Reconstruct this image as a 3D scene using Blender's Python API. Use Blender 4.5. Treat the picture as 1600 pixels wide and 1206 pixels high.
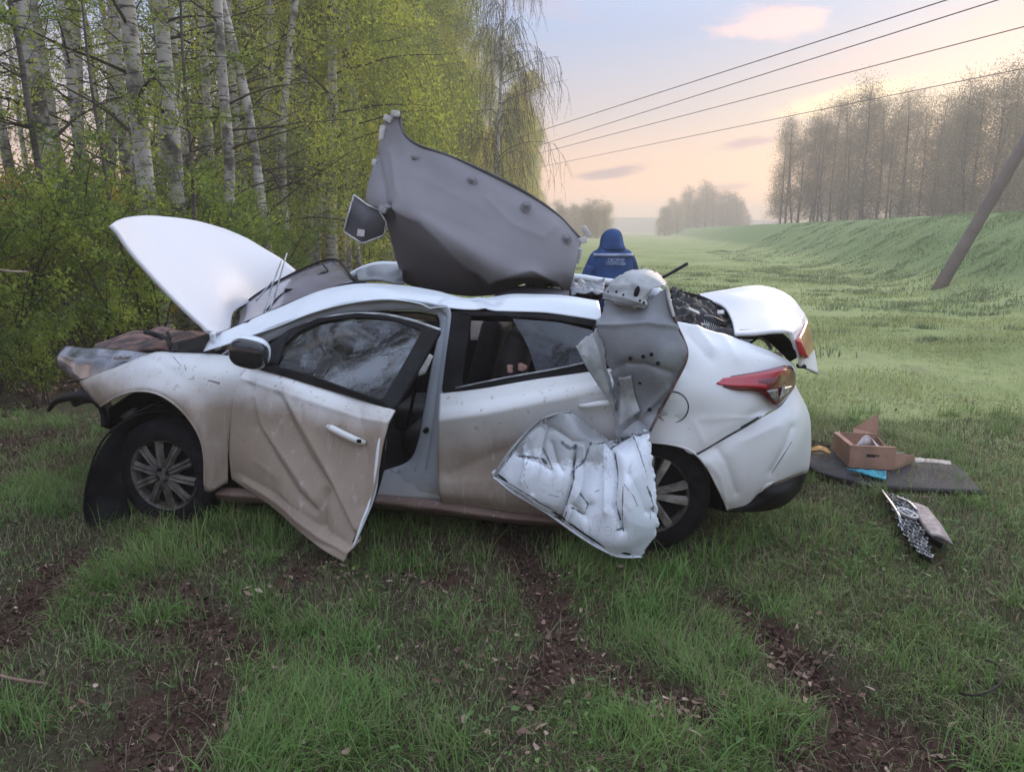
import bpy, bmesh, math, random
import numpy as np
from mathutils import Vector, Matrix, noise as mnoise
for _o in list(bpy.data.objects): bpy.data.objects.remove(_o)
sc = bpy.context.scene
col = sc.collection
R = math.radians

# ---------------------------------------------------------------- camera
F, TH, CH = 1164.0, R(11.8), 1.6
cam = bpy.data.cameras.new('camera'); cam.sensor_width = 36; cam.lens = 36*F/1600
cam.clip_start = .05; cam.clip_end = 4000
camo = bpy.data.objects.new('camera', cam); col.objects.link(camo)
camo.location = (0, 0, CH); camo.rotation_euler = (R(90)-TH, 0, 0)
sc.camera = camo
sc.view_settings.view_transform = 'Standard'; sc.view_settings.look = 'None'
sc.view_settings.exposure = 0.82; sc.view_settings.gamma = 1; sc.view_settings.use_curve_mapping = False
sc.cycles.use_denoising = True
sc.cycles.max_bounces = 6; sc.cycles.diffuse_bounces = 3; sc.cycles.glossy_bounces = 3
sc.cycles.transmission_bounces = 5; sc.cycles.transparent_max_bounces = 12; sc.cycles.volume_bounces = 1
sc.cycles.sample_clamp_indirect = 6

# ---------------------------------------------------------------- node helper
class NT:
    def __init__(s, tree): s.t = tree; s.n = tree.nodes; s.l = tree.links
    def new(s, typ, **kw):
        n = s.n.new(typ)
        for k, v in kw.items(): setattr(n, k, v)
        return n
    def put(s, inp, v):
        if v is None: return
        if hasattr(v, 'is_output') or isinstance(v, bpy.types.NodeSocket): s.l.new(v, inp)
        elif isinstance(v, (tuple, list)) and len(v) == 3 and inp.type == 'RGBA': inp.default_value = (*v, 1)
        else: inp.default_value = v
    def m(s, op, a, b=None, c=None, clamp=False):
        n = s.new('ShaderNodeMath', operation=op); n.use_clamp = clamp
        s.put(n.inputs[0], a); s.put(n.inputs[1], b); s.put(n.inputs[2], c); return n.outputs[0]
    def mix(s, f, a, b, blend='MIX'):
        n = s.new('ShaderNodeMix', data_type='RGBA', blend_type=blend)
        s.put(n.inputs[0], f); s.put(n.inputs[6], a); s.put(n.inputs[7], b); return n.outputs[2]
    def step(s, x, a, b):
        n = s.new('ShaderNodeMapRange', interpolation_type='SMOOTHSTEP')
        s.put(n.inputs[0], x); s.put(n.inputs[1], a); s.put(n.inputs[2], b); return n.outputs[0]
    def noise(s, vec, scale, detail=4, rough=.55, dist=0):
        n = s.new('ShaderNodeTexNoise'); s.put(n.inputs['Vector'], vec); n.inputs['Scale'].default_value = scale
        n.inputs['Detail'].default_value = detail; n.inputs['Roughness'].default_value = rough
        n.inputs['Distortion'].default_value = dist; return n.outputs[0]
    def sep(s, v):
        n = s.new('ShaderNodeSeparateXYZ'); s.put(n.inputs[0], v); return n.outputs
    def comb(s, x, y, z):
        n = s.new('ShaderNodeCombineXYZ'); s.put(n.inputs[0], x); s.put(n.inputs[1], y); s.put(n.inputs[2], z); return n.outputs[0]
    def scale(s, v, k):
        n = s.new('ShaderNodeMapping'); s.put(n.inputs[0], v); n.inputs['Scale'].default_value = k; return n.outputs[0]
    def ramp(s, x, stops):
        n = s.new('ShaderNodeValToRGB'); s.put(n.inputs[0], x); e = n.color_ramp.elements
        while len(e) > 1: e.remove(e[0])
        e[0].position = stops[0][0]; e[0].color = (*stops[0][1], 1)
        for p, c in stops[1:]:
            q = e.new(p); q.color = (*c, 1)
        return n.outputs[0]

# ---------------------------------------------------------------- world: dawn sky
SUN_AZ, SUN_EL = R(33), R(9)
w = bpy.data.worlds.new('World'); sc.world = w; w.use_nodes = True
t = NT(w.node_tree); t.n.clear()
co = t.new('ShaderNodeTexCoord').outputs['Generated']
nv = t.new('ShaderNodeVectorMath', operation='NORMALIZE'); t.put(nv.inputs[0], co); dv = nv.outputs[0]
x, y, z = t.sep(dv)
el = t.m('MULTIPLY', t.m('ARCSINE', z), 57.2958)
az = t.m('MULTIPLY', t.m('ARCTAN2', x, y), 57.2958)
eln = t.m('DIVIDE', t.m('MAXIMUM', el, -5), 90)
base = t.ramp(eln, [(-.0, (.92, .49, .31)), (.022, (.90, .48, .30)), (.05, (.66, .41, .31)), (.09, (.42, .37, .40)),
                    (.15, (.28, .35, .52)), (.22, (.36, .45, .70)), (.45, (.78, .92, 1.20)), (1, (.90, 1.06, 1.36))])
# warm glow around the low sun
azs = t.m('DIVIDE', t.m('SUBTRACT', az, 33), 15); els = t.m('DIVIDE', t.m('SUBTRACT', el, 8), 5.5)
g = t.m('EXPONENT', t.m('MULTIPLY', t.m('ADD', t.m('MULTIPLY', azs, azs), t.m('MULTIPLY', els, els)), -1))
base = t.mix(t.m('MULTIPLY', g, .42), base, (.52, .35, .22))
cx, cy, cz = t.comb(az, el, 0), None, None
cn = t.noise(t.scale(cx, (.05, .3, 1)), 1.0, 6, .6, .6)
cn2 = t.noise(t.scale(cx, (.16, .6, 1)), 1.0, 6, .6, .8)
def blob(a0, e0, wa, we, tilt=0):
    da = t.m('SUBTRACT', az, a0)
    de = t.m('SUBTRACT', t.m('SUBTRACT', el, e0), t.m('MULTIPLY', da, tilt))
    q = t.m('ADD', t.m('POWER', t.m('ABSOLUTE', t.m('DIVIDE', da, wa)), 2), t.m('POWER', t.m('ABSOLUTE', t.m('DIVIDE', de, we)), 2))
    e_ = t.m('EXPONENT', t.m('MULTIPLY', q, -1))
    return t.step(t.m('ADD', e_, t.m('MULTIPLY', t.m('SUBTRACT', cn2, .5), 1.6)), .35, .85)
streak = t.m('MULTIPLY', t.step(cn, .50, .72), t.step(el, 5, 12))
base = t.mix(t.m('MULTIPLY', streak, .6), base, (.46, .33, .38))
base = t.mix(t.m('MULTIPLY', blob(18, 13.6, 4.6, 1.3, .05), .85), base, (.72, .48, .48))
base = t.mix(t.m('MULTIPLY', blob(33, 12.5, 6, 1.6, .2), .85), base, (.50, .35, .38))
base = t.mix(t.m('MULTIPLY', blob(7.0, 4.1, 3.2, .50, .12), .95), base, (.24, .14, .22))
base = t.mix(t.m('MULTIPLY', blob(16.6, 5.9, 3.4, .60, .12), .9), base, (.30, .19, .28))
base = t.mix(t.m('MULTIPLY', blob(15.6, 3.0, 2.6, .38, .06), .9), base, (.30, .17, .22))
base = t.mix(t.m('MULTIPLY', blob(23, 8.6, 5.0, 1.0, .15), .65), base, (.80, .60, .38))
sky = t.new('ShaderNodeTexSky', sky_type='NISHITA'); sky.sun_disc = False; sky.sun_elevation = SUN_EL; sky.sun_rotation = SUN_AZ
bg1 = t.new('ShaderNodeBackground'); t.put(bg1.inputs[0], sky.outputs[0]); bg1.inputs[1].default_value = .012
bg2 = t.new('ShaderNodeBackground'); t.put(bg2.inputs[0], base); bg2.inputs[1].default_value = .84
ad = t.new('ShaderNodeAddShader'); t.l.new(bg1.outputs[0], ad.inputs[0]); t.l.new(bg2.outputs[0], ad.inputs[1])
t.l.new(ad.outputs[0], t.new('ShaderNodeOutputWorld').inputs[0])
w.cycles.sampling_method = 'MANUAL'; w.cycles.sample_map_resolution = 512

sl = bpy.data.lights.new('sun', 'SUN'); sl.energy = 1.5; sl.angle = R(40); sl.color = (1, .80, .62); sl.specular_factor = .03
slo = bpy.data.objects.new('sun', sl); col.objects.link(slo)
sd = Vector((math.sin(SUN_AZ)*math.cos(SUN_EL), math.cos(SUN_AZ)*math.cos(SUN_EL), math.sin(SUN_EL)))
slo.rotation_euler = sd.to_track_quat('Z', 'Y').to_euler(); slo.location = sd*50 + Vector((0, 0, 5))

# ---------------------------------------------------------------- geometry of the view
def ray(u, v):
    a, b = (u-800)/F, -(v-603)/F
    return Vector((a, math.cos(TH)+b*math.sin(TH), -math.sin(TH)+b*math.cos(TH)))
CO = Vector((0, 0, CH))
def P(u, v, Y):
    d = ray(u, v); return CO + d*(Y/d.y)
def G(u, v, z=0.0):
    d = ray(u, v); return CO + d*((z-CH)/d.z)
CAR_O = Vector((-.6245, 3.70, 0)); PSI = math.atan2(-.40, 2.581)
CARM = Matrix.Translation(CAR_O) @ Matrix.Rotation(PSI, 4, 'Z'); CARI = CARM.inverted()
CL = CARI @ CO
def S(u, v, tt):
    d = CARI.to_3x3() @ ray(u, v); return CL + d*((tt-CL.y)/d.y)

# ---------------------------------------------------------------- object helpers
def link(name, me, parent=None, mats=()):
    o = bpy.data.objects.new(name, me); col.objects.link(o)
    if parent is not None: o.parent = parent
    for m_ in (mats if isinstance(mats, (list, tuple)) else [mats]):
        if m_ is not None and me is not None: me.materials.append(m_)
    return o
def empty(name, loc=(0, 0, 0), rz=0):
    o = bpy.data.objects.new(name, None); col.objects.link(o); o.location = loc; o.rotation_euler = (0, 0, rz); o.empty_display_size = .2
    return o
def tag(o, label=None, cat=None, group=None, kind=None):
    if label: o['label'] = label
    if cat: o['category'] = cat
    if group: o['group'] = group
    if kind: o['kind'] = kind
    return o
def mk(name, verts, faces, mat, parent=None, smooth=True):
    me = bpy.data.meshes.new(name); me.from_pydata([tuple(v) for v in verts], [], faces); me.update()
    if smooth:
        for p in me.polygons: p.use_smooth = True
    return link(name, me, parent, mat)
def np_mesh(name, V, Fc, mat, parent=None, smooth=False):
    """V (n,3) float, Fc (m,k) int with k 3 or 4"""
    me = bpy.data.meshes.new(name)
    V = np.asarray(V, np.float32); Fc = np.asarray(Fc, np.int32); k = Fc.shape[1]
    me.vertices.add(len(V)); me.vertices.foreach_set('co', V.ravel())
    me.loops.add(Fc.size); me.loops.foreach_set('vertex_index', Fc.ravel())
    me.polygons.add(len(Fc)); me.polygons.foreach_set('loop_start', np.arange(0, Fc.size, k, dtype=np.int32))
    me.update(calc_edges=True)
    if smooth: me.polygons.foreach_set('use_smooth', np.ones(len(Fc), bool))
    me.validate()
    return link(name, me, parent, mat)
def cr(pts, n, linear=False):
    """resample a list of Vectors to n points, Catmull-Rom by index"""
    m_ = len(pts)-1; out = []
    for i in range(n):
        f_ = i*m_/(n-1); k = min(int(f_), m_-1); q = f_-k
        p1, p2 = pts[k], pts[k+1]
        if linear: out.append(p1.lerp(p2, q)); continue
        p0 = pts[k-1] if k > 0 else p1*2-p2; p3 = pts[k+2] if k+2 <= m_ else p2*2-p1
        out.append(.5*((2*p1)+(p2-p0)*q+(2*p0-5*p1+4*p2-p3)*q*q+(3*p1-p0-3*p2+p3)*q**3))
    return out
def segd(px, py, a, b):
    ax, ay = a; bx, by = b; dx, dy = bx-ax, by-ay
    q = max(0, min(1, ((px-ax)*dx+(py-ay)*dy)/(dx*dx+dy*dy+1e-9)))
    return math.hypot(px-ax-q*dx, py-ay-q*dy)
def creasefn(cs):
    def f_(u, v):
        s_ = 0
        for pts, wd, amp in cs:
            d = min(segd(u, v, pts[i], pts[i+1]) for i in range(len(pts)-1))
            s_ += amp*math.exp(-(d/wd)) if wd > 0 else amp*math.exp(-(d/wd)**2)
        return s_
    return f_
def patch(name, rows, mat, parent, nu=24, nv=12, thick=.003, creases=None, nz=None, fn=S, lin=False, smooth=True, ridged=None, crack=None, jag=0):
    """a pressed sheet through rows of control points (u, v, depth); real depth, real thickness"""
    rr = [cr([Vector(p) for p in r_], nu, lin) for r_ in rows]
    grid = [[None]*nu for _ in range(nv)]
    for j in range(nu):
        c_ = cr([r_[j] for r_ in rr], nv, lin)
        for i in range(nv): grid[i][j] = c_[i]
    if jag:   # ragged torn border
        for i in range(nv):
            for j in range(nu):
                bd = min(i, j, nv-1-i, nu-1-j); k_ = jag*max(0, 1-bd/4)
                if k_:
                    g_ = grid[i][j]; q_ = Vector((g_.x*.13, g_.y*.13, 1.7)); n2_ = Vector((g_.x*.28, g_.y*.28, 4.2))
                    grid[i][j] = g_+Vector((k_*(mnoise.noise(q_)+.5*mnoise.noise(n2_)), k_*(mnoise.noise(q_+Vector((9, 3, 2)))+.5*mnoise.noise(n2_+Vector((5, 5, 5)))), 0))
    cf = creasefn(creases) if creases else None
    P3 = [[fn(*grid[i][j]) for j in range(nu)] for i in range(nv)]
    cl = CL if fn is S else CO
    V = []
    for i in range(nv):
        for j in range(nu):
            p = P3[i][j]
            if cf or nz or ridged:
                a = P3[i][min(j+1, nu-1)]-P3[i][max(j-1, 0)]; b = P3[min(i+1, nv-1)][j]-P3[max(i-1, 0)][j]
                nn = a.cross(b)
                if nn.length < 1e-9: nn = (cl-p)
                nn.normalize()
                if nn.dot(cl-p) < 0: nn = -nn
                h = cf(grid[i][j].x, grid[i][j].y) if cf else 0
                if nz: h += nz[0]*mnoise.noise(p*nz[1])
                if ridged: h += ridged[0]*(1-3*abs(mnoise.noise(p*ridged[1]+Vector((3, 7, 1)))))+ridged[0]*.5*(1-3*abs(mnoise.noise(p*ridged[1]*2.1+Vector((9, 2, 5)))))
                p = p + nn*h
            V.append(p)
    Fc = [(i*nu+j, i*nu+j+1, (i+1)*nu+j+1, (i+1)*nu+j) for i in range(nv-1) for j in range(nu-1)]
    me = bpy.data.meshes.new(name); me.from_pydata([tuple(v) for v in V], [], Fc); me.update()
    mid = me.polygons[len(Fc)//2]
    s_ = 0
    for q in me.polygons: s_ += q.normal.dot(cl-q.center)*q.area
    if s_ < 0: me.flip_normals()
    if smooth:
        for q in me.polygons: q.use_smooth = True
    if crack:
        ca = me.attributes.new('crack', 'FLOAT', 'POINT')
        ca.data.foreach_set('value', [max(a_*math.exp(-(min(segd(g_.x, g_.y, ps[i], ps[i+1]) for i in range(len(ps)-1))/w_)**2) for ps, w_, a_ in crack) for r_ in grid for g_ in r_])
    o = link(name, me, parent, mat)
    if thick:
        md = o.modifiers.new('solid', 'SOLIDIFY'); md.thickness = thick; md.offset = -1
    return o
def tube_data(pts, rad, sides=8, n=None, closed=False, lin=False, cap=True):
    pts = [Vector(p) for p in pts]
    rs = rad if isinstance(rad, (list, tuple)) else [rad]*len(pts)
    if n:
        rv = cr([Vector((r_, 0, 0)) for r_ in rs], n, True); rs = [r_.x for r_ in rv]; pts = cr(pts, n, lin)
    V, Fc = [], []; up = Vector((0, 0, 1)); last = None; N = len(pts)
    for i, p in enumerate(pts):
        a = pts[(i-1) % N] if (closed or i > 0) else p; b = pts[(i+1) % N] if (closed or i < N-1) else p
        d = (b-a).normalized() if (b-a).length > 1e-9 else Vector((0, 0, 1))
        if last is None:
            e = d.cross(up); e = e if e.length > .1 else d.cross(Vector((1, 0, 0)))
        else: e = last - d*last.dot(d)
        e.normalize(); last = e; g_ = d.cross(e)
        for k in range(sides):
            a_ = 2*math.pi*k/sides; V.append(p+(e*math.cos(a_)+g_*math.sin(a_))*rs[i])
    for i in range(N if closed else N-1):
        for k in range(sides):
            k2 = (k+1) % sides; i2 = (i+1) % N
            Fc.append((i*sides+k, i*sides+k2, i2*sides+k2, i2*sides+k))
    if cap and not closed:
        Fc.append(tuple(range(sides))[::-1]); Fc.append(tuple((N-1)*sides+k for k in range(sides)))
    return V, Fc
def tube(name, pts, rad, mat, parent=None, sides=8, n=None, closed=False, lin=False):
    V, Fc = tube_data(pts, rad, sides, n, closed, lin); return mk(name, V, Fc, mat, parent)
def join(parts):
    V, Fc = [], []
    for v, f_ in parts:
        o_ = len(V); V += list(v); Fc += [tuple(i+o_ for i in q) for q in f_]
    return V, Fc
def box_data(c, s, M=None):
    V = []
    for dz in (-1, 1):
        for dx, dy in ((-1, -1), (1, -1), (1, 1), (-1, 1)):
            p = Vector((dx*s[0]/2, dy*s[1]/2, dz*s[2]/2))
            if M is not None: p = M @ p
            V.append(Vector(c)+p)
    return V, [(0, 3, 2, 1), (4, 5, 6, 7), (0, 1, 5, 4), (1, 2, 6, 5), (2, 3, 7, 6), (3, 0, 4, 7)]
def box(name, c, s, mat, parent=None, M=None, bevel=.0, sub=0):
    V, Fc = box_data(c, s, M); o = mk(name, V, Fc, mat, parent, smooth=bool(sub))
    if bevel:
        b = o.modifiers.new('bevel', 'BEVEL'); b.width = bevel; b.segments = 3
        for p in o.data.polygons: p.use_smooth = True
    if sub:
        s_ = o.modifiers.new('sub', 'SUBSURF'); s_.levels = sub; s_.render_levels = sub
    return o
def lathe_data(prof, n=32, ax='Y'):
    """prof: list of (r, a) along axis; around local Y"""
    V, Fc = [], []
    for i in range(n):
        a = 2*math.pi*i/n
        for r_, h in prof: V.append(Vector((r_*math.cos(a), h, r_*math.sin(a))))
    m_ = len(prof)
    for i in range(n):
        for j in range(m_-1):
            i2 = (i+1) % n; Fc.append((i*m_+j, i*m_+j+1, i2*m_+j+1, i2*m_+j))
    return V, Fc
def xf(data, M): return [M @ v for v in data[0]], data[1]
def ring_strip(name, outer, inner, mat, parent, n=60, thick=.012, fn=S, closed=True, lin=True):
    """a frame between an outer and an inner outline (same count of control points)"""
    if closed: outer = outer+[outer[0]]; inner = inner+[inner[0]]
    o_ = cr([Vector(p) for p in outer], n, lin); i_ = cr([Vector(p) for p in inner], n, lin)
    V = [fn(*p) for p in o_]+[fn(*p) for p in i_]
    Fc = [(k, k+1, n+k+1, n+k) for k in range(n-1)]
    me = bpy.data.meshes.new(name); me.from_pydata([tuple(v) for v in V], [], Fc); me.update()
    cl = CL if fn is S else CO
    if sum(q.normal.dot(cl-q.center)*q.area for q in me.polygons) < 0: me.flip_normals()
    o = link(name, me, parent, mat)
    md = o.modifiers.new('solid', 'SOLIDIFY'); md.thickness = thick; md.offset = 0
    b = o.modifiers.new('bevel', 'BEVEL'); b.width = thick*.25; b.segments = 2
    return o

# ---------------------------------------------------------------- materials
def new_mat(name):
    m_ = bpy.data.materials.new(name); m_.use_nodes = True; q = NT(m_.node_tree)
    b = q.n['Principled BSDF']; return m_, q, b
def simple(name, c, rough=.6, metal=0, var=.15, nscale=8, bump=0, bscale=60, spec=.35, coat=0, c2=None):
    m_, q, b = new_mat(name)
    co = q.new('ShaderNodeTexCoord').outputs['Object']
    n1 = q.noise(co, nscale, 5)
    c2 = c2 or tuple(k*(1-var*2) for k in c); c1 = tuple(min(1, k*(1+var)) for k in c)
    q.put(b.inputs['Base Color'], q.mix(q.step(n1, .35, .68), c2, c1))
    q.put(b.inputs['Roughness'], q.m('ADD', q.m('MULTIPLY', n1, .2), rough-.1, clamp=True))
    b.inputs['Metallic'].default_value = metal; b.inputs['Specular IOR Level'].default_value = spec
    b.inputs['Coat Weight'].default_value = coat; b.inputs['Coat Roughness'].default_value = .08
    if bump:
        bn = q.new('ShaderNodeBump'); bn.inputs['Strength'].default_value = bump; bn.inputs['Distance'].default_value = .01
        q.put(bn.inputs['Height'], q.noise(co, bscale, 5)); q.put(b.inputs['Normal'], bn.outputs[0])
    return m_
def paint(name, z0=.0, z1=.0, amt=0.0,  primer=None, slope=0.0, white=(.75, .76, .76), mud=(.38, .30, .235), scratch=0.0, spots=.5, rough=.34, coat=.45):
    """car paint with a mud film below a line (z1 clean .. z0 full), in car coordinates"""
    m_, q, b = new_mat(name)
    co = q.new('ShaderNodeTexCoord').outputs['Object']
    x, y, z = q.sep(co)
    n1 = q.noise(co, 2.6, 6, .62, .3); n2 = q.noise(co, 55, 5, .7); n3 = q.noise(q.scale(co, (1, 1, .35)), 9, 5, .6, .5)
    zz = q.m('ADD', z, q.m('MULTIPLY', x, slope))
    zz = q.m('ADD', zz, q.m('MULTIPLY', q.m('SUBTRACT', n1, .5), .22))
    k = q.m('MULTIPLY', q.m('SUBTRACT', 1, q.step(zz, z0, z1)), amt)
    k = q.m('MULTIPLY', k, q.m('ADD', .72, q.m('MULTIPLY', n3, .5)), clamp=True)
    if amt > .5:   # wiped streaks and bare flecks in the mud film
        st = q.noise(q.scale(co, (14, 14, 1.3)), 1.6, 6, .65, .6); fl = q.noise(co, 17, 5, .7, .5)
        k = q.m('MULTIPLY', k, q.m('SUBTRACT', 1, q.m('MULTIPLY', q.step(st, .56, .80), .40)))
        k = q.m('MULTIPLY', k, q.m('SUBTRACT', 1, q.m('MULTIPLY', q.step(fl, .60, .78), .30)))
        spl = q.m('MULTIPLY', q.step(q.noise(co, 26, 4, .6), .60, .66), q.m('MULTIPLY', q.m('SUBTRACT', 1, q.step(z, z1-.05, z1+.16)), .7))
        k = q.m('MAXIMUM', k, spl)
    fine = q.m('MULTIPLY', q.step(n2, .60, .72), q.m('MULTIPLY', k, spots))
    cc = q.mix(k, white, q.mix(n3, mud, tuple(c*.72 for c in mud)))
    cc = q.mix(fine, cc, (.17, .12, .09))
    sp = q.m('MULTIPLY', q.step(q.noise(co, 70, 3, .5), .70, .76), .4)
    cc = q.mix(sp, cc, (.22, .16, .12))
    if primer:
        px_, pz_ = primer
        pm = q.m('MULTIPLY', q.step(q.m('ADD', z, q.m('MULTIPLY', q.m('SUBTRACT', q.noise(co, 9, 6, .65, .8), .5), .16)), pz_-.015, pz_+.015),
                 q.m('SUBTRACT', 1, q.step(q.m('ADD', x, q.m('MULTIPLY', q.m('SUBTRACT', q.noise(co, 8, 5, .6, .8), .5), .12)), px_-.02, px_+.04)))
        cc = q.mix(q.m('MULTIPLY', pm, .9), cc, q.mix(n3, (.33, .34, .34), (.22, .225, .23)))
    if scratch:
        sv = q.new('ShaderNodeVectorRotate', rotation_type='Y_AXIS'); q.put(sv.inputs['Vector'], co); sv.inputs['Angle'].default_value = .35
        s1 = q.noise(q.scale(sv.outputs[0], (16, 16, 1.6)), 1.4, 7, .62, 1.2)
        d1 = q.m('ABSOLUTE', q.m('SUBTRACT', s1, .5))
        l1 = q.m('SUBTRACT', 1, q.step(d1, .004, .018))
        s2 = q.noise(co, 11, 6, .6, 1.6); l2 = q.m('MULTIPLY', q.m('SUBTRACT', 1, q.step(q.m('ABSOLUTE', q.m('SUBTRACT', s2, .5)), .003, .010)), q.step(q.noise(co, 4, 2), .5, .6))
        area = q.step(q.noise(co, 3.2, 4, .6), .42, .60)
        sc_ = q.m('MULTIPLY', q.m('MAXIMUM', q.m('MULTIPLY', l1, area), l2), scratch)
        sm = q.m('MULTIPLY', q.step(q.noise(co, 7, 6, .7, .8), .58, .74), .22*scratch)
        cc = q.mix(sm, cc, (.34, .35, .38)); cc = q.mix(q.m('MULTIPLY', sc_, .5), cc, (.05, .055, .07))
        ck = q.new('ShaderNodeAttribute'); ck.attribute_name = 'crack'
        cc = q.mix(q.m('MULTIPLY', q.step(q.m('ADD', ck.outputs['Fac'], q.m('MULTIPLY', q.m('SUBTRACT', q.noise(co, 26, 5, .7), .5), 1.1)), .45, .75), .9), cc, (.035, .038, .05))
    q.put(b.inputs['Base Color'], cc)
    q.put(b.inputs['Roughness'], q.m('ADD', rough, q.m('MULTIPLY', k, .45), clamp=True))
    q.put(b.inputs['Coat Weight'], q.m('MULTIPLY', q.m('SUBTRACT', 1, k), coat)); b.inputs['Coat Roughness'].default_value = .06
    bn = q.new('ShaderNodeBump'); bn.inputs['Strength'].default_value = .10; bn.inputs['Distance'].default_value = .01
    q.put(bn.inputs['Height'], q.m('MULTIPLY', n2, k)); q.put(b.inputs['Normal'], bn.outputs[0])
    return m_
def leafmat(name, c1, c2, c3=None, trans=.35):
    m_, q, b = new_mat(name)
    gi = q.new('ShaderNodeNewGeometry').outputs['Random Per Island']
    oi = q.new('ShaderNodeObjectInfo').outputs['Random']
    co = q.new('ShaderNodeTexCoord').outputs['Object']
    n1 = q.noise(co, 1.1, 3)
    cc = q.mix(gi, c1, c2); cc = q.mix(q.step(n1, .4, .62), cc, c3 or c1)
    hs = q.new('ShaderNodeHueSaturation'); q.put(hs.inputs['Color'], cc)
    q.put(hs.inputs['Value'], q.m('ADD', .8, q.m('MULTIPLY', oi, .4))); hs.inputs['Hue'].default_value = .5
    cc = hs.outputs[0]
    q.put(b.inputs['Base Color'], cc); b.inputs['Roughness'].default_value = .55; b.inputs['Specular IOR Level'].default_value = .25
    tr = q.new('ShaderNodeBsdfTranslucent'); q.put(tr.inputs[0], cc)
    mx = q.new('ShaderNodeMixShader'); mx.inputs[0].default_value = trans
    q.l.new(b.outputs[0], mx.inputs[1]); q.l.new(tr.outputs[0], mx.inputs[2])
    q.l.new(mx.outputs[0], q.n['Material Output'].inputs['Surface'])
    return m_
def barkmat(name, white=(.60, .56, .52), dark=(.06, .05, .045), amt=.5):
    m_, q, b = new_mat(name)
    co = q.new('ShaderNodeTexCoord').outputs['Object']
    z = q.sep(co)[2]
    n1 = q.noise(q.scale(co, (1.5, 1.5, 9)), 2.2, 6, .65, .4); n2 = q.noise(co, 1.3, 5, .6, .5)
    low = q.m('SUBTRACT', 1, q.step(z, .2, 2.2))
    k = q.m('MAXIMUM', q.step(n1, .56-.12*amt, .62), q.m('MULTIPLY', q.step(n2, .48, .60), .9))
    k = q.m('MAXIMUM', k, q.m('MULTIPLY', low, q.step(n1, .42, .55)))
    q.put(b.inputs['Base Color'], q.mix(k, q.mix(n2, white, tuple(c*.7 for c in white)), dark))
    b.inputs['Roughness'].default_value = .8
    bn = q.new('ShaderNodeBump'); bn.inputs['Strength'].default_value = .5; bn.inputs['Distance'].default_value = .01
    q.put(bn.inputs['Height'], n1); q.put(b.inputs['Normal'], bn.outputs[0])
    return m_
# ================================================================ SETTING
def ruts_def():
    def g2(*ps): return [(G(u, v).x, G(u, v).y) for u, v in ps]
    return [(g2((1085, 860), (1120, 915), (1180, 970), (1250, 1040), (1330, 1110), (1420, 1200)), .085, 1.0),
            (g2((0, 985), (50, 930), (95, 890), (130, 860)), .11, 1.0),
            (g2((215, 1206), (250, 1150), (290, 1100), (335, 1050)), .17, 1.05),
            (g2((335, 1050), (370, 990), (420, 930), (480, 890)), .07, .8),
            (g2((480, 890), (530, 860)), .06, .8),
            (g2((800, 840), (835, 890), (870, 950), (880, 1010), (830, 1080)), .09, .75),
            (g2((640, 850), (700, 900)), .12, .5), (g2((1020, 1085), (1075, 1100)), .10, .6), (g2((80, 1110), (120, 1090)), .08, .6),
            (g2((0, 700), (40, 690)), .35, .6), (g2((150, 830), (300, 830)), .12, .5),
            (g2((1380, 800), (1470, 880)), .1, .4), (g2((1280, 830), (1340, 820)), .1, .45)]
RUTS = ruts_def()
def dirt(X, Y):
    X = np.asarray(X, float); Y = np.asarray(Y, float); D = np.zeros_like(X)
    wob = .05*np.sin(X*23+Y*7)+.04*np.sin(Y*31-X*11)
    for pts, wd, amp in RUTS:
        d = np.full(X.shape, 9.0)
        for (ax, ay), (bx, by) in zip(pts, pts[1:]):
            dx, dy = bx-ax, by-ay; L = dx*dx+dy*dy+1e-9
            q = np.clip(((X-ax)*dx+(Y-ay)*dy)/L, 0, 1); d = np.minimum(d, np.hypot(X-ax-q*dx, Y-ay-q*dy))
        D = np.maximum(D, amp*np.exp(-(np.maximum(d+wob*wd*6, 0)/(wd*1.35))**2))
    n_ = lambda s_, p_: np.sin(X*s_+p_+1.7*np.sin(Y*s_*.7+p_))+np.sin(Y*s_*1.1-p_+1.3*np.sin(X*s_*.8))+.6*np.sin((X+Y)*s_*1.9+p_*2)
    D = D*np.clip(.85+.42*n_(2.6, 1.0), .25, 1.25)
    spot = np.clip((n_(2.1, 4.0)+.6*n_(5.3, 2.0)-1.15)*.55, 0, .75)*np.clip((7.2-Y)/2, 0, 1)*np.clip((3.5-np.abs(X))/1, .3, 1)
    return np.clip(np.maximum(D, spot), 0, 1.2)
def crest_x(Y): return 17.2+.175*(Y-25)
def forest_x(Y): return np.where(Y < 14, -4.9-.10*(Y-7), -5.6+.075*(Y-14))
def hgt(X, Y):
    X = np.asarray(X, float); Y = np.asarray(Y, float)
    e = np.clip((X-(crest_x(Y)-6.0))/6.0, 0, 1); e = e*e*(3-2*e)
    h = 2.2*e
    e2 = np.clip((X-(crest_x(Y)+9))/5, 0, 1); h = h-1.2*e2*e2*(3-2*e2)
    r_ = np.hypot(X, Y-3)
    h += np.clip((r_-6)/10, 0, 1)*(.025*np.sin(X*.9+1)*np.sin(Y*.8)+.014*np.sin(X*2.3+Y*1.1)+.012*np.sin(Y*3.1-X*1.7))
    h += .012*np.sin(X*5.1+Y*2)*np.sin(Y*6.3)+.006*np.sin(X*17+Y*9)
    h += e*.02*np.sin(X*4+Y*1.3)*np.sin(Y*2.1)
    return h-.05*dirt(X, Y)
def axis(parts):
    out = [parts[0][0]]
    for a, b, n, g_ in parts:
        if g_ == 1: out += list(np.linspace(a, b, n+1)[1:])
        else:
            q = (np.power(g_, np.arange(1, n+1))-1)/(g_**n-1); out += list(a+(b-a)*q)
    return np.array(out)
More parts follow.
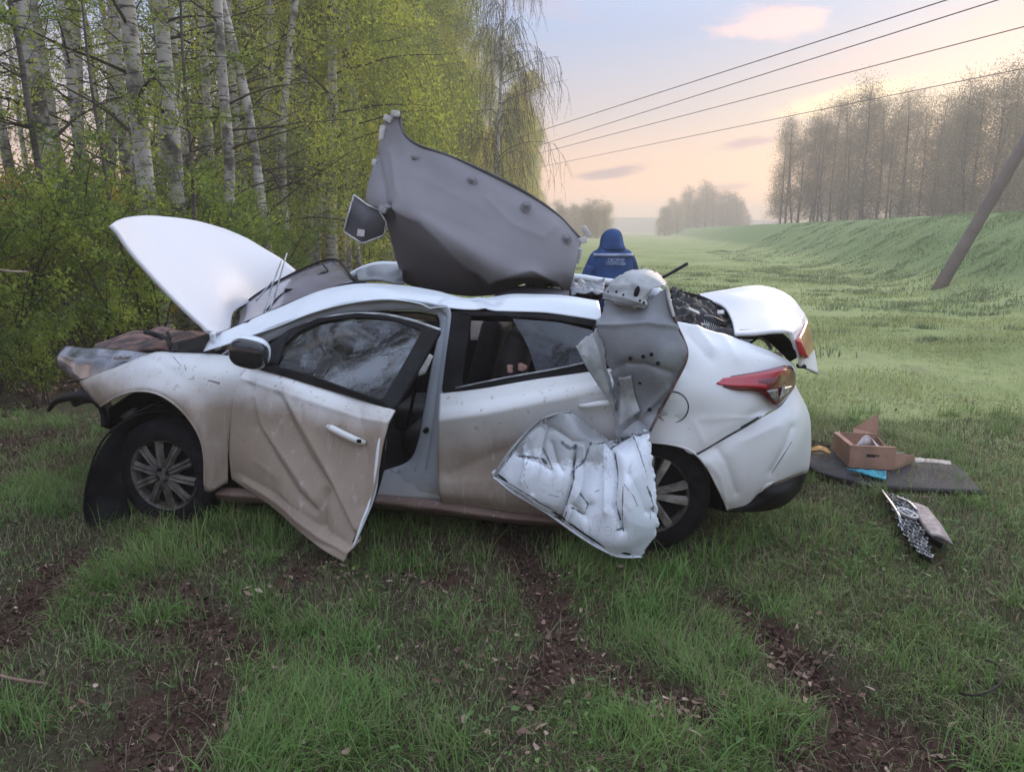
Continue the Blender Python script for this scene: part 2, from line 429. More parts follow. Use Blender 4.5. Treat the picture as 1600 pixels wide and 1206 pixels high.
xs = np.concatenate([-axis([(4, 24, 60, 1.03), (24, 620, 46, 1.11)])[::-1], np.linspace(-4, 4, 220)[1:-1], axis([(4, 26, 70, 1.02), (26, 620, 46, 1.11)])])
ys = np.concatenate([-axis([(0, 260, 30, 1.2)])[::-1][:-1], np.linspace(0, 1.4, 12)[:-1], np.linspace(1.4, 7.4, 165), axis([(7.4, 40, 90, 1.02), (40, 700, 60, 1.09)])[1:]])
XX, YY = np.meshgrid(xs, ys); ZZ = hgt(XX, YY)
rng = np.random.default_rng(5)
near = (np.abs(XX) < 4.5) & (YY < 8) & (YY > 1)
ZZ = ZZ + np.where(near, rng.normal(0, .004+.010*dirt(XX, YY), XX.shape), 0)
nx_, ny_ = len(xs), len(ys)
idx = np.arange(nx_*ny_).reshape(ny_, nx_)
Fq = np.stack([idx[:-1, :-1], idx[:-1, 1:], idx[1:, 1:], idx[1:, :-1]], -1).reshape(-1, 4)
def ground_mat():
    m_, q, b = new_mat('field_ground')
    co = q.new('ShaderNodeTexCoord').outputs['Object']; x, y, z = q.sep(co)
    at = q.new('ShaderNodeAttribute'); at.attribute_name = 'soil'; soil = at.outputs['Fac']
    n1 = q.noise(co, .35, 6, .6); n2 = q.noise(co, 3.5, 6, .65); n3 = q.noise(co, 45, 6, .7); n4 = q.noise(q.scale(co, (1, .5, 1)), 1.2, 5, .6)
    grass = q.mix(q.step(n1, .35, .65), (.28, .33, .13), (.40, .43, .19))
    grass = q.mix(q.step(n2, .50, .72), grass, (.22, .26, .13))
    grass = q.mix(q.m('MULTIPLY', q.step(n4, .58, .70), .6), grass, (.30, .28, .18))
    thatch = q.mix(n3, (.045, .045, .024), (.13, .10, .065))
    thatch = q.mix(q.step(n2, .45, .7), thatch, (.075, .095, .04))
    dist = q.m('SQRT', q.m('ADD', q.m('MULTIPLY', x, x), q.m('MULTIPLY', y, y)))
    cc = q.mix(q.step(q.m('ADD', dist, q.m('MULTIPLY', x, .9)), 5.5, 11), thatch, grass)  # thatch gives way to grass, with the open field's light in its colour
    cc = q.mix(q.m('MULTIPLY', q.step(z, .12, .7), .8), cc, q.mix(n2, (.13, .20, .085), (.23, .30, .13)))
    fx = q.m('SUBTRACT', q.m('ADD', x, 5.6), q.m('MULTIPLY', q.m('SUBTRACT', y, 14), .075))
    fl = q.m('SUBTRACT', 1, q.step(q.m('ADD', fx, q.m('MULTIPLY', q.m('SUBTRACT', n2, .5), 2)), -1.5, 1.2))
    cc = q.mix(fl, cc, q.mix(n3, (.08, .06, .04), (.21, .155, .11)))
    ds = q.mix(n3, (.045, .027, .021), (.15, .088, .066))
    sf = q.step(q.m('ADD', soil, q.m('MULTIPLY', q.m('SUBTRACT', n3, .5), .5)), .28, .62)
    cc = q.mix(sf, cc, ds)
    q.put(b.inputs['Base Color'], cc); b.inputs['Roughness'].default_value = .95; b.inputs['Specular IOR Level'].default_value = .05
    bn = q.new('ShaderNodeBump'); bn.inputs['Strength'].default_value = .8; bn.inputs['Distance'].default_value = .03
    hh = q.m('ADD', n3, q.m('MULTIPLY', n2, 1.5)); q.put(bn.inputs['Height'], hh); q.put(b.inputs['Normal'], bn.outputs[0])
    return m_
ground = np_mesh('ground', np.stack([XX.ravel(), YY.ravel(), ZZ.ravel()], 1), Fq, ground_mat(), smooth=True)
at = ground.data.attributes.new('soil', 'FLOAT', 'POINT'); at.data.foreach_set('value', dirt(XX, YY).ravel().astype(np.float32))
tag(ground, 'meadow with a grassy embankment and torn muddy tracks', kind='structure')

# road on top of the embankment
asph = simple('asphalt', (.10, .10, .10), .85, var=.1, nscale=30)
ryy = np.linspace(4, 420, 120); V = []
for yv in ryy:
    for off in (1.3, 8.2): V.append((crest_x(yv)+off, yv, float(hgt(crest_x(yv)+off, yv))+.05))
rd = mk('road', V, [(2*i, 2*i+1, 2*i+3, 2*i+2) for i in range(len(ryy)-1)], asph)
tag(rd, 'asphalt road running along the top of the embankment', kind='structure')
V = []
for yv in ryy:
    for off in (1.55, 1.68): V.append((crest_x(yv)+off, yv, float(hgt(crest_x(yv)+off, yv))+.056))
mk('edge_line', V, [(2*i, 2*i+1, 2*i+3, 2*i+2) for i in range(len(ryy)-1)], simple('road_paint', (.7, .7, .68), .7), rd)

# far hills
hv = []; N = 90
for i in range(N):
    a = R(-50+130*i/(N-1)); r_ = 560
    hx, hy = r_*math.sin(a), r_*math.cos(a)
    hh = 9+5*mnoise.noise(Vector((i*.09, 0, 3)))+2*mnoise.noise(Vector((i*.4, 2, 3)))
    hv += [(hx*.92, hy*.92, -1), (hx*.97, hy*.97, hh*.7), (hx, hy, hh), (hx*1.08, hy*1.08, -1)]
hills = mk('hills', hv, [(4*i+k, 4*i+4+k, 4*i+5+k, 4*i+1+k) for i in range(N-1) for k in range(3)], simple('far_forest', (.05, .07, .06), .9, nscale=.05))
tag(hills, 'low distant wooded ridge behind the meadow', kind='structure')

# ---------------------------------------------------------------- grass
def grassmat(name, c1, c2, dry, rough=.5):
    m_, q, b = new_mat(name)
    gi = q.new('ShaderNodeNewGeometry').outputs['Random Per Island']
    co = q.new('ShaderNodeTexCoord').outputs['Object']
    n1 = q.noise(co, .9, 4); n2 = q.noise(co, 4.5, 3)
    cc = q.mix(gi, c1, c2); cc = q.mix(q.step(n1, .35, .65), cc, q.mix(gi, c2, tuple(k*.7 for k in c1)))
    dr = q.m('MULTIPLY', q.step(gi, .80, .86), q.step(n2, .38, .6))
    cc = q.mix(dr, cc, dry)
    q.put(b.inputs['Base Color'], cc); b.inputs['Roughness'].default_value = rough; b.inputs['Specular IOR Level'].default_value = .3
    tr = q.new('ShaderNodeBsdfTranslucent'); q.put(tr.inputs[0], cc); mx = q.new('ShaderNodeMixShader'); mx.inputs[0].default_value = .3
    q.l.new(b.outputs[0], mx.inputs[1]); q.l.new(tr.outputs[0], mx.inputs[2]); q.l.new(mx.outputs[0], q.n['Material Output'].inputs['Surface'])
    return m_
def pnoise(X, Y, s, seed):
    r_ = np.random.default_rng(seed); o = np.zeros_like(X)
    for k in range(9):
        a = r_.uniform(0, 6.28); f_ = s*r_.uniform(.6, 1.9); o += np.sin((X*math.cos(a)+Y*math.sin(a))*f_+r_.uniform(0, 6.28))
    return o/3.0
def blades(name, X, Y, L, W, bend, mat, seed, segs=3, base=0.0, dirk=None):
    r_ = np.random.default_rng(seed); n = len(X); Z = hgt(X, Y)+base
    a = r_.uniform(0, 2*np.pi, n) if dirk is None else dirk
    lean = bend*r_.uniform(.2, 1.6, n); tw = r_.normal(0, .35, n)
    dx, dy = np.cos(a), np.sin(a); px, py = -np.sin(a+tw), np.cos(a+tw)
    V = []; ph = np.zeros(n); cxp = X.copy(); cyp = Y.copy(); czp = Z-.01
    for s_ in range(segs+1):
        f_ = s_/segs; wd = W*(1-f_)**.7*.5
        if s_ < segs:
            V.append(np.stack([cxp-px*wd, cyp-py*wd, czp], 1)); V.append(np.stack([cxp+px*wd, cyp+py*wd, czp], 1))
        else: V.append(np.stack([cxp, cyp, czp], 1))
        ang = np.minimum(lean*(f_+.25), 1.9); st = L/segs
        cxp = cxp+dx*np.sin(ang)*st; cyp = cyp+dy*np.sin(ang)*st; czp = czp+np.cos(ang)*st
    k = 2*segs+1; V = np.stack(V, 1).reshape(-1, 3)
    fc = []
    for s_ in range(segs-1): fc += [(2*s_, 2*s_+1, 2*s_+3), (2*s_, 2*s_+3, 2*s_+2)]
    fc.append((2*segs-2, 2*segs-1, 2*segs))
    Fc = (np.arange(n)[:, None, None]*k+np.array(fc)[None]).reshape(-1, 3)
    return np_mesh(name, V, Fc, mat)
def scatter(n, y0, y1, seed, margin=.5, thr=0.0, xr=None):
    r_ = np.random.default_rng(seed)
    Y = np.sqrt(r_.uniform(y0*y0, y1*y1, n)); hw = Y*.72+margin; X = r_.uniform(-1, 1, n)*hw
    return X, Y, r_
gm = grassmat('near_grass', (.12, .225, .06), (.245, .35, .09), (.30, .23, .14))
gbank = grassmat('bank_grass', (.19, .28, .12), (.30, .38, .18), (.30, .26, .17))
gmid = grassmat('painted_lit_grass', (.23, .30, .10), (.36, .41, .16), (.34, .27, .17))  # near grass again, albedo raised to stand for brighter light on the right
gm2 = grassmat('painted_lit_meadow_grass', (.34, .40, .15), (.50, .52, .23), (.40, .35, .22))  # stronger light on the open field put into the albedo
for nm, n, y0, y1, seed, L0, W0, bd, seg in (('grass', 110000, 1.35, 3.4, 11, .068, .0036, 1.7, 4), ('grass', 120000, 3.3, 6.4, 12, .080, .0055, 1.4, 3)):
    X, Y, r_ = scatter(n, y0, y1, seed)
    D = dirt(X, Y); cl = pnoise(X, Y, 5.5, 3); cl2 = pnoise(X, Y, 1.6, 9)
    dens = np.clip(.40+.50*cl+.32*cl2, .03, 1)*np.clip(1.1-1.9*D, 0, 1)
    keep = r_.uniform(0, 1, n) < dens
    X, Y, cl, D = X[keep], Y[keep], cl[keep], D[keep]; n = len(X)
    dk = pnoise(X, Y, 4.0, 77)*3.2+r_.normal(0, .9, n)
    L = L0*np.clip(r_.lognormal(0, .38, n), .3, 2.4)*np.clip(.85+.45*cl, .35, 1.7)
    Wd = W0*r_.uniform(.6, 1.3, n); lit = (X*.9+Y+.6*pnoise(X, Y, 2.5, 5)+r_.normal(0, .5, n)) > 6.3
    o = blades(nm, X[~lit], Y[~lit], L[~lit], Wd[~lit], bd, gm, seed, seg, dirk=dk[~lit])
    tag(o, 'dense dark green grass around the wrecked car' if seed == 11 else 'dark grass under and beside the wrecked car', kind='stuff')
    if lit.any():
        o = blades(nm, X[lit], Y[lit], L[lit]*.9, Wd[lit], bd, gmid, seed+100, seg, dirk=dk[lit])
        tag(o, 'green grass with brighter light in its colour to the right of the car', kind='stuff')
# coarse tufts
r_ = np.random.default_rng(21); TX, TY = [], []
for i in range(230):
    ty = math.sqrt(r_.uniform(1.6**2, 6.5**2)); tx = r_.uniform(-1, 1)*(ty*.72+.2)
    if dirt(np.array([tx]), np.array([ty]))[0] > .45: continue
    k = r_.integers(30, 90); TX.append(tx+r_.normal(0, .035+.02*r_.uniform(), k)); TY.append(ty+r_.normal(0, .035, k))
for u, v, k in ((170, 800, 260), (420, 840, 200), (650, 880, 160), (1000, 960, 220), (1060, 900, 240), (600, 830, 200), (700, 1170, 180), (560, 1160, 160), (1180, 1150, 260), (80, 800, 200), (480, 985, 260), (1120, 870, 220), (1170, 850, 180), (40, 1120, 220), (1560, 1190, 200), (385, 1180, 180), (520, 1100, 200), (250, 960, 240), (560, 1010, 240)):
    p = G(u, v); TX.append(p.x+r_.normal(0, .07, k)); TY.append(p.y+r_.normal(0, .06, k))
TX = np.concatenate(TX); TY = np.concatenate(TY); n = len(TX)
o = blades('grass', TX, TY, .125*np.clip(r_.lognormal(0, .35, n), .4, 1.9), .0048*r_.uniform(.7, 1.3, n), 1.45, grassmat('tuft_grass', (.115, .23, .055), (.205, .33, .085), (.26, .24, .12)), 22, 4)
tag(o, 'coarse tufts of longer grass in the foreground', kind='stuff')
# dry stalks and straw
X, Y, r_ = scatter(9000, 1.4, 6, 31); n = len(X)
o = blades('dry_grass', X, Y, .10*r_.lognormal(0, .4, n), .003*r_.uniform(.7, 1.4, n), 2.2, simple('straw', (.21, .155, .10), .8, var=.3), 32, 3, base=.012)
tag(o, 'scattered dry straw lying in the grass', kind='stuff')
# meadow grass further off
for n, y0, y1, seed, L0, W0 in ((160000, 4.4, 14, 41, .055, .012), (110000, 13, 34, 42, .055, .036)):
    X, Y, r_ = scatter(n, y0, y1, seed)
    cl = pnoise(X, Y, 1.8, 6)
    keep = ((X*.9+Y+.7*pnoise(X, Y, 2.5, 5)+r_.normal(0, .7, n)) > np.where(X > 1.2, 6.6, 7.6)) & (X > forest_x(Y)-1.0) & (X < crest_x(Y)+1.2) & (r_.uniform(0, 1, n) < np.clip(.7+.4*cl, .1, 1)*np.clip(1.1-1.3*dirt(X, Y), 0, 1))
    X, Y, cl = X[keep], Y[keep], cl[keep]; n = len(X)
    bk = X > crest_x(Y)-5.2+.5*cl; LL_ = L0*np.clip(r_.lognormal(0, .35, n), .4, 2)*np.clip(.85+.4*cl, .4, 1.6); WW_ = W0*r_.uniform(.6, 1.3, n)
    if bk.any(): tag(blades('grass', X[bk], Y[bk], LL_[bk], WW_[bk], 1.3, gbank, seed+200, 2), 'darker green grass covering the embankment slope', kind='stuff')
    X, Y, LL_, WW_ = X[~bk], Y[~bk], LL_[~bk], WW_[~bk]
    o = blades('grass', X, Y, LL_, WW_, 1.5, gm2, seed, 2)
    tag(o, 'green meadow grass coloured as brightly lit, stretching to the embankment' if seed == 41 else 'meadow grass tinted with open light on the far field and embankment', kind='stuff')
# weed clumps on the meadow
r_ = np.random.default_rng(51); LX, LY, LL = [], [], []
for i in range(330):
    ty = math.sqrt(r_.uniform(9**2, 32**2)); tx = r_.uniform(.05, .72)*ty
    if tx > crest_x(ty): continue
    k = r_.integers(40, 110); s_ = r_.uniform(.06, .2); LX.append(tx+r_.normal(0, s_*1.8, k)); LY.append(ty+r_.normal(0, s_, k)); LL.append(np.full(k, r_.uniform(.05, .12)))
for i in range(420):
    ty = r_.uniform(14, 60); tx = crest_x(ty)-r_.uniform(0, 8)
    k = r_.integers(20, 60); s_ = r_.uniform(.08, .25); LX.append(tx+r_.normal(0, s_*1.5, k)); LY.append(ty+r_.normal(0, s_, k)); LL.append(np.full(k, r_.uniform(.06, .15)))
LX = np.concatenate(LX); LY = np.concatenate(LY); LL = np.concatenate(LL)
o = blades('weeds', LX, LY, LL*r_.uniform(.6, 1.3, len(LX)), LL*.22, 1.1, grassmat('weed_leaf', (.20, .26, .13), (.28, .34, .17), (.26, .22, .15)), 52, 2)
tag(o, 'darker weed clumps dotted over meadow and embankment', kind='stuff')
# fallen leaves
def litter(name, X, Y, size, mat, seed, lift=.02, label=None):
    r_ = np.random.default_rng(seed); n = len(X); Z = hgt(X, Y)+lift*r_.uniform(.2, 1.6, n)
    a = r_.uniform(0, 6.28, n); T = np.stack([np.cos(a), np.sin(a), r_.normal(0, .35, n)], 1); T /= np.linalg.norm(T, axis=1)[:, None]
    B = np.cross(T, np.stack([r_.normal(0, .4, n), r_.normal(0, .4, n), np.ones(n)], 1)); B /= np.linalg.norm(B, axis=1)[:, None]
    U = np.cross(B, T); C = np.stack([X, Y, Z], 1); s_ = size*np.clip(r_.lognormal(-.15, .38, n), .3, 1.6)[:, None]; cu = r_.uniform(-.1, .35, n)[:, None]
    pts = [(-1, 0, 0), (-.45, .55, .5), (.25, .6, .6), (1, 0, .2), (.3, -.55, .6), (-.4, -.6, .5), (0, 0, -.2)]
    V = np.stack([C+T*s_*(px+r_.normal(0, .16, (n, 1)))+B*s_*(py+r_.normal(0, .2, (n, 1)))*.8+U*s_*(cu+r_.normal(0, .18, (n, 1)))*pz for px, py, pz in pts], 1).reshape(-1, 3)
    fc = np.array([(0, 6, 1), (1, 6, 2), (2, 6, 3), (3, 6, 4), (4, 6, 5), (5, 6, 0)])
    Fc = (np.arange(n)[:, None, None]*7+fc[None]).reshape(-1, 3)
    return tag(np_mesh(name, V, Fc, mat), label, kind='stuff')
def drymat():
    m_, q, b = new_mat('dry_leaf'); gi = q.new('ShaderNodeNewGeometry').outputs['Random Per Island']
    q.put(b.inputs['Base Color'], q.ramp(gi, [(0, (.05, .03, .022)), (.45, (.13, .078, .055)), (.8, (.24, .15, .11)), (.96, (.38, .26, .20)), (1, (.52, .38, .30))]))
    b.inputs['Roughness'].default_value = .8; b.inputs['Specular IOR Level'].default_value = .15; return m_
dl = drymat()
X, Y, r_ = scatter(26000, 1.4, 7, 61); D = dirt(X, Y); k = r_.uniform(0, 1, len(X)) < np.clip(.16+.28*pnoise(X, Y, 2.2, 8)+.55*D, .03, .8)
litter('fallen_leaves', X[k], Y[k], .011, dl, 62, label='small brown fallen leaves scattered through the grass')
X, Y, r_ = scatter(7000, 1.4, 6.5, 66); k = (dirt(X, Y) < .4) & (pnoise(X, Y, 3.1, 12) > .35)
litter('broadleaf_weeds', X[k], Y[k], .013, leafmat('weed_blade', (.10, .18, .05), (.19, .28, .08), (.08, .14, .05), trans=.3), 67, .05, label='small broad leaved weeds growing between the grass')
CX, CY = [], []
for u, v, k, s_ in ((930, 900, 45, .10), (880, 1000, 60, .09), (830, 1080, 60, .12), (540, 900, 30, .05), (640, 900, 25, .07), (980, 1110, 25, .05), (1230, 1010, 70, .08), (1270, 1060, 50, .08), (1060, 1110, 50, .06), (700, 1060, 18, .15), (100, 1110, 18, .08), (130, 945, 20, .08), (420, 950, 25, .12), (350, 1080, 30, .1), (510, 1130, 12, .1), (1300, 810, 30, .12), (1420, 1170, 12, .1), (800, 1190, 30, .1)):
    p = G(u, v); CX.append(p.x+r_.normal(0, s_, k)); CY.append(p.y+r_.normal(0, s_*1.2, k))
litter('fallen_leaves', np.concatenate(CX), np.concatenate(CY), .0145, dl, 63, .035, label='clusters of larger curled brown leaves in the bare patches')
X, Y, r_ = scatter(150000, 1.35, 6.2, 81); k = r_.uniform(0, 1, len(X)) < np.clip(1.1-.9*dirt(X, Y), .15, 1); X, Y = X[k], Y[k]; n = len(X)
def thatchmat():
    m_, q, b = new_mat('thatch'); gi = q.new('ShaderNodeNewGeometry').outputs['Random Per Island']
    q.put(b.inputs['Base Color'], q.ramp(gi, [(0, (.045, .030, .020)), (.35, (.10, .065, .045)), (.50, (.22, .15, .11)), (.52, (.12, .18, .06)), (.88, (.19, .27, .09)), (1, (.34, .25, .18))]))
    b.inputs['Roughness'].default_value = .8; b.inputs['Specular IOR Level'].default_value = .15; return m_
o = blades('thatch', X, Y, .045*r_.lognormal(0, .45, n), .0036*r_.uniform(.6, 1.4, n), 2.4, thatchmat(), 82, 2, base=.008)
tag(o, 'matted dead stems and short shoots between the grass tufts', kind='stuff')
n = 60000; Y = np.sqrt(r_.uniform(5**2, 30**2, n)); X = forest_x(Y)+.6-np.abs(r_.normal(0, 5, n)); k = X > -Y*.8-2
litter('leaf_litter', X[k], Y[k], .035, dl, 64, label='brown leaf litter covering the floor of the birch belt')
# soil crumbs in the ruts
X, Y, r_ = scatter(90000, 1.4, 6, 71); k = dirt(X, Y) > .5; X, Y = X[k], Y[k]
litter('soil_clods', X, Y, .011, simple('soil', (.095, .056, .043), .95, var=.3, nscale=60, spec=.05), 72, .012, label='dark crumbled soil lying in the tyre ruts')

# ---------------------------------------------------------------- trees
BARK = barkmat('birch_bark'); BARK2 = barkmat('dark_bark', (.16, .14, .12), (.05, .04, .035), .8)
TWIG = simple('twig_bark', (.055, .040, .034), .85, var=.2)
LEAFY = leafmat('birch_leaf', (.46, .50, .08), (.62, .60, .11), (.20, .26, .055), trans=.5)
LEAFG = leafmat('shrub_leaf', (.22, .32, .05), (.42, .48, .08), (.12, .19, .04), trans=.45)
LEAFP = leafmat('far_leaf', (.36, .28, .15), (.48, .38, .20), (.28, .24, .14))
LEAFO = leafmat('gold_leaf', (.62, .52, .08), (.72, .56, .10), (.36, .36, .07), trans=.5)
def perp(d, r_):
    a = Vector((r_.gauss(0, 1), r_.gauss(0, 1), r_.gauss(0, 1))); a = a-d*a.dot(d); return a.normalized()
class Tree:
    def __init__(s, seed): s.r = random.Random(seed); s.wood = []; s.tw = []; s.L = []; s.trunk = None
    def bez(s, p, d, ln, n, grav=0.0, wob=.15):
        pts = [p.copy()]; st = ln/n
        for i in range(n):
            d = (d+Vector((s.r.gauss(0, wob), s.r.gauss(0, wob), s.r.gauss(0, wob)-grav))).normalized(); p = p+d*st; pts.append(p.copy())
        return pts, d
def birch(seed, H=15, twk=1.0, r0=.13, first=.25, nb=26, blen=2.6, weep=.5, leaves=14000, lsize=.035, twigs=5, tl=1.2, up=.9, kink=.03, lean=0, spread=.12):
    T = Tree(seed); r_ = T.r; parts = []
    pts = []; p = Vector((0, 0, -.15)); d = Vector((r_.gauss(lean, .03), r_.gauss(0, .04), 1)).normalized(); n = 14
    for i in range(n+1):
        pts.append(p.copy()); d = (d+Vector((r_.gauss(0, kink), r_.gauss(0, kink), .05))).normalized(); p = p+d*(H/n)
    rad = [r0*(1-i/n)**.8+.012 for i in range(n+1)]; rad[0] *= 1.25
    trunk = tube_data(pts, rad, 9, n=36)
    limbs = []; twd = []; lp = []
    for b in range(nb):
        f_ = first+(1-first)*((b+r_.random())/nb)*.97; k = f_*n; i = int(k); q = k-i; bp = pts[i].lerp(pts[min(i+1, n)], q)
        a = r_.uniform(0, 6.28); e = r_.uniform(.35, 1)*up
        bd = Vector((math.cos(a), math.sin(a), e)).normalized()
        ln = blen*(1.15-f_*.75)*r_.uniform(.6, 1.2)
        bp_, dd = T.bez(bp, bd, ln, 7, grav=.09*weep, wob=.10)
        rr = max(.008, rad[i]*.20); limbs.append(tube_data(bp_, [rr*(1-j/7)+.004 for j in range(8)], 5))
        for tno in range(twigs):
            j = r_.randint(1, 6); tp = bp_[j]+(bp_[j+1]-bp_[j])*r_.random()
            td = ((bp_[j+1]-bp_[j]).normalized()+perp(Vector((0, 0, 1)), r_)*.8+Vector((0, 0, -weep*.8))).normalized()
            tpts, _ = T.bez(tp, td, tl*r_.uniform(.5, 1.3), 5, grav=weep*.5, wob=.14)
            twd.append(tube_data(tpts, [k_*twk for k_ in (.006, .005, .0045, .004, .003, .002)], 3, cap=False)); lp.append(tpts)
            for k2 in range(2):
                j2 = r_.randint(1, 4); t2, _ = T.bez(tpts[j2], (tpts[j2+1]-tpts[j2]).normalized()+perp(Vector((0, 0, 1)), r_)*.7, tl*.5, 4, grav=weep*.6, wob=.16)
                twd.append(tube_data(t2, [k_*twk for k_ in (.004, .003, .003, .002, .002)], 3, cap=False)); lp.append(t2)
    rg = np.random.default_rng(seed)
    segs = np.array([[tuple(a), tuple(b_)] for t_ in lp for a, b_ in zip(t_, t_[1:])])
    ii = rg.integers(0, len(segs), leaves); q = rg.uniform(0, 1, leaves)[:, None]
    C = segs[ii, 0]*(1-q)+segs[ii, 1]*q+rg.normal(0, spread*.6, (leaves, 3))
    return trunk, join(limbs+twd), leaf_arr(C, lsize, rg)
def leaf_arr(C, size, rg):
    n = len(C); T = rg.normal(0, 1, (n, 3)); T[:, 2] -= .5; T /= np.linalg.norm(T, axis=1)[:, None]
    B = np.cross(T, rg.normal(0, 1, (n, 3))); B /= np.linalg.norm(B, axis=1)[:, None]
    s_ = (size*rg.uniform(.6, 1.35, n))[:, None]
    V = np.stack([C-T*s_*.9, C+B*s_*.55, C+T*s_, C-B*s_*.55], 1).reshape(-1, 3)
    return V, np.arange(n*4).reshape(-1, 4)
def shrub(seed, H=2.6, stems=7, leaves=9000, lsize=.03, rad=.9, up=1.5):
    T = Tree(seed); r_ = T.r; wood = []; lp = []
    for s_ in range(stems):
        a = r_.uniform(0, 6.28); d = Vector((math.cos(a)*.45, math.sin(a)*.45, up)).normalized()
        p = Vector((r_.gauss(0, .18), r_.gauss(0, .18), -.05)); h = H*r_.uniform(.55, 1.1)
        pts, _ = T.bez(p, d, h, 8, grav=-.02, wob=.12); wood.append(tube_data(pts, [.016*(1-j/8)+.004 for j in range(9)], 5)); lp.append(pts[3:])
        for b in range(9):
            j = r_.randint(2, 7); bd = ((pts[j+1]-pts[j]).normalized()*.6+perp(Vector((0, 0, 1)), r_)+Vector((0, 0, .3))).normalized()
            bp, _ = T.bez(pts[j], bd, rad*r_.uniform(.4, 1.1), 6, grav=.02, wob=.2); wood.append(tube_data(bp, [.007-.0008*k for k in range(7)], 4, cap=False)); lp.append(bp)
            for c_ in range(3):
                j3 = r_.randint(1, 5); b2, _ = T.bez(bp[j3], bd+perp(bd, r_)*.9, rad*.4, 4, wob=.2); wood.append(tube_data(b2, .003, 3, cap=False)); lp.append(b2)
    rg = np.random.default_rng(seed); segs = np.array([[tuple(a), tuple(b_)] for t_ in lp for a, b_ in zip(t_, t_[1:])])
    nc = leaves//7; ii = rg.integers(0, len(segs), nc); q = rg.uniform(0, 1, nc)[:, None]
    C = segs[ii, 0]*(1-q)+segs[ii, 1]*q+rg.normal(0, .04, (nc, 3)); C = np.repeat(C, 7, 0)+rg.normal(0, .045, (nc*7, 3))
    return join(wood), leaf_arr(C, lsize, rg)
def tree_proto(name, parts, mats, names):
    out = []
    for (V, Fc), m_, nm in zip(parts, mats, names):
        me = bpy.data.meshes.new(nm)
        if isinstance(V, np.ndarray):
            o = np_mesh(nm, V, Fc, m_); me = o.data; bpy.data.objects.remove(o)
        else:
            me.from_pydata([tuple(v) for v in V], [], Fc); me.update(); me.materials.append(m_)
            for p in me.polygons: p.use_smooth = True
        out.append((nm, me))
    return (name, out)
def place(proto, x, y, rz, s, label, cat, group, z=None, lean=(0, 0)):
    name, ms = proto; e = empty(name, (x, y, float(hgt(x, y)) if z is None else z), rz); e.scale = (s, s, s)
    e.rotation_euler = (lean[0], lean[1], rz)
    tag(e, label, cat, group)
    for nm, me in ms:
        o = bpy.data.objects.new(nm, me); col.objects.link(o); o.parent = e
    return e
BN = ('trunk', 'branches', 'crown')
near_b = [tree_proto('birch_tree', birch(100+i, H=14, r0=.085+.015*(i % 3), first=.10, nb=30, blen=1.8, weep=.35, leaves=6500, lsize=.026, twigs=3, tl=.9, kink=.035), (BARK, TWIG, LEAFY), BN) for i in range(5)]
deep_b = [tree_proto('birch_tree', birch(150+i, H=14, r0=.075+.015*i, first=.15, nb=24, blen=1.6, weep=.3, leaves=2200, lsize=.026, twigs=3, tl=.8, kink=.03), (BARK, TWIG, LEAFY), BN) for i in range(3)]
weep_b = [tree_proto('birch_tree', birch(200+i, H=16, r0=.15, first=.12, nb=60, blen=3.3, weep=.8, leaves=60000, lsize=.05, twigs=8, tl=1.9, kink=.03, spread=.3), (BARK, TWIG, (LEAFY, LEAFY, LEAFO)[i]), BN) for i in range(3)]
far_b = [tree_proto('birch_tree', birch(300+i, H=14, r0=.13, first=.03, nb=46, blen=2.4, weep=.25, leaves=8600, lsize=.07, twigs=5, tl=1.1, up=1.3, spread=.85), (BARK2, TWIG, LEAFP), BN) for i in range(4)]
grove_b = [tree_proto('birch_tree', birch(350+i, H=12, r0=.12, first=.03, nb=46, blen=3.3, weep=.2, leaves=5600, lsize=.12, twigs=4, tl=1.2, up=.9, spread=1.1), (BARK2, TWIG, LEAFP), BN) for i in range(3)]
bare_b = tree_proto('birch_tree', birch(400, H=15, r0=.14, first=.25, nb=44, blen=4.2, weep=1.0, leaves=3500, lsize=.035, twigs=13, tl=2.0, twk=1.9), (BARK, TWIG, LEAFY), BN)
shrubs = [tree_proto('shrub', shrub(500+i, H=2.4+.3*i, leaves=8500, lsize=.026), (TWIG, LEAFG), ('stems', 'foliage')) for i in range(4)]
shrubo = [tree_proto('shrub', shrub(520+i, H=2.2, leaves=9000, lsize=.024), (TWIG, LEAFO), ('stems', 'foliage')) for i in range(2)]
rn = random.Random(77)
# front row of birches whose trunks the photograph shows one by one: (u at v=120, distance, scale, lean)
FB = [(30, 13, 1.0, -.09, 'birch with slightly leaning trunk at the far left edge of the wood'),
      (72, 11, 1.15, -.02, 'thick white birch second from the left edge, beside the dark sapling'),
      (122, 17, .9, -.12, 'thin dark birch leaning left between two thicker white trunks'),
      (148, 12, 1.0, -.07, 'white birch leaning slightly left, above the near tip of the open hood'),
      (198, 13, .95, -.03, 'slim pale birch left of the thickest speckled trunk'),
      (212, 19, .9, 0, 'grey birch half hidden behind the slim pale one'),
      (238, 10.5, 1.15, .0, 'thickest white birch with black speckles in the middle of the left wood'),
      (278, 12.5, 1.1, .0, 'grey banded birch with a crooked side limb above the open hood'),
      (342, 12.5, 1.0, .03, 'white birch with dark scars right of the crooked limb'),
      (372, 17, .9, 0, 'thin pale birch behind the dark scarred one'),
      (420, 14, 1.05, .06, 'dark forked birch with knotty trunk above the windscreen'),
      (442, 18, 1.0, .03, 'slim birch just right of the dark forked one'),
      (478, 21, 1.0, .0, 'pale birch above the dangling left flap of the grey roof lining'),
      (500, 26, 1.0, .0, 'narrow birch trunk left of the roof lining tip'),
      (520, 31, 1.0, .0, 'farthest single birch trunk visible left of the roof lining')]
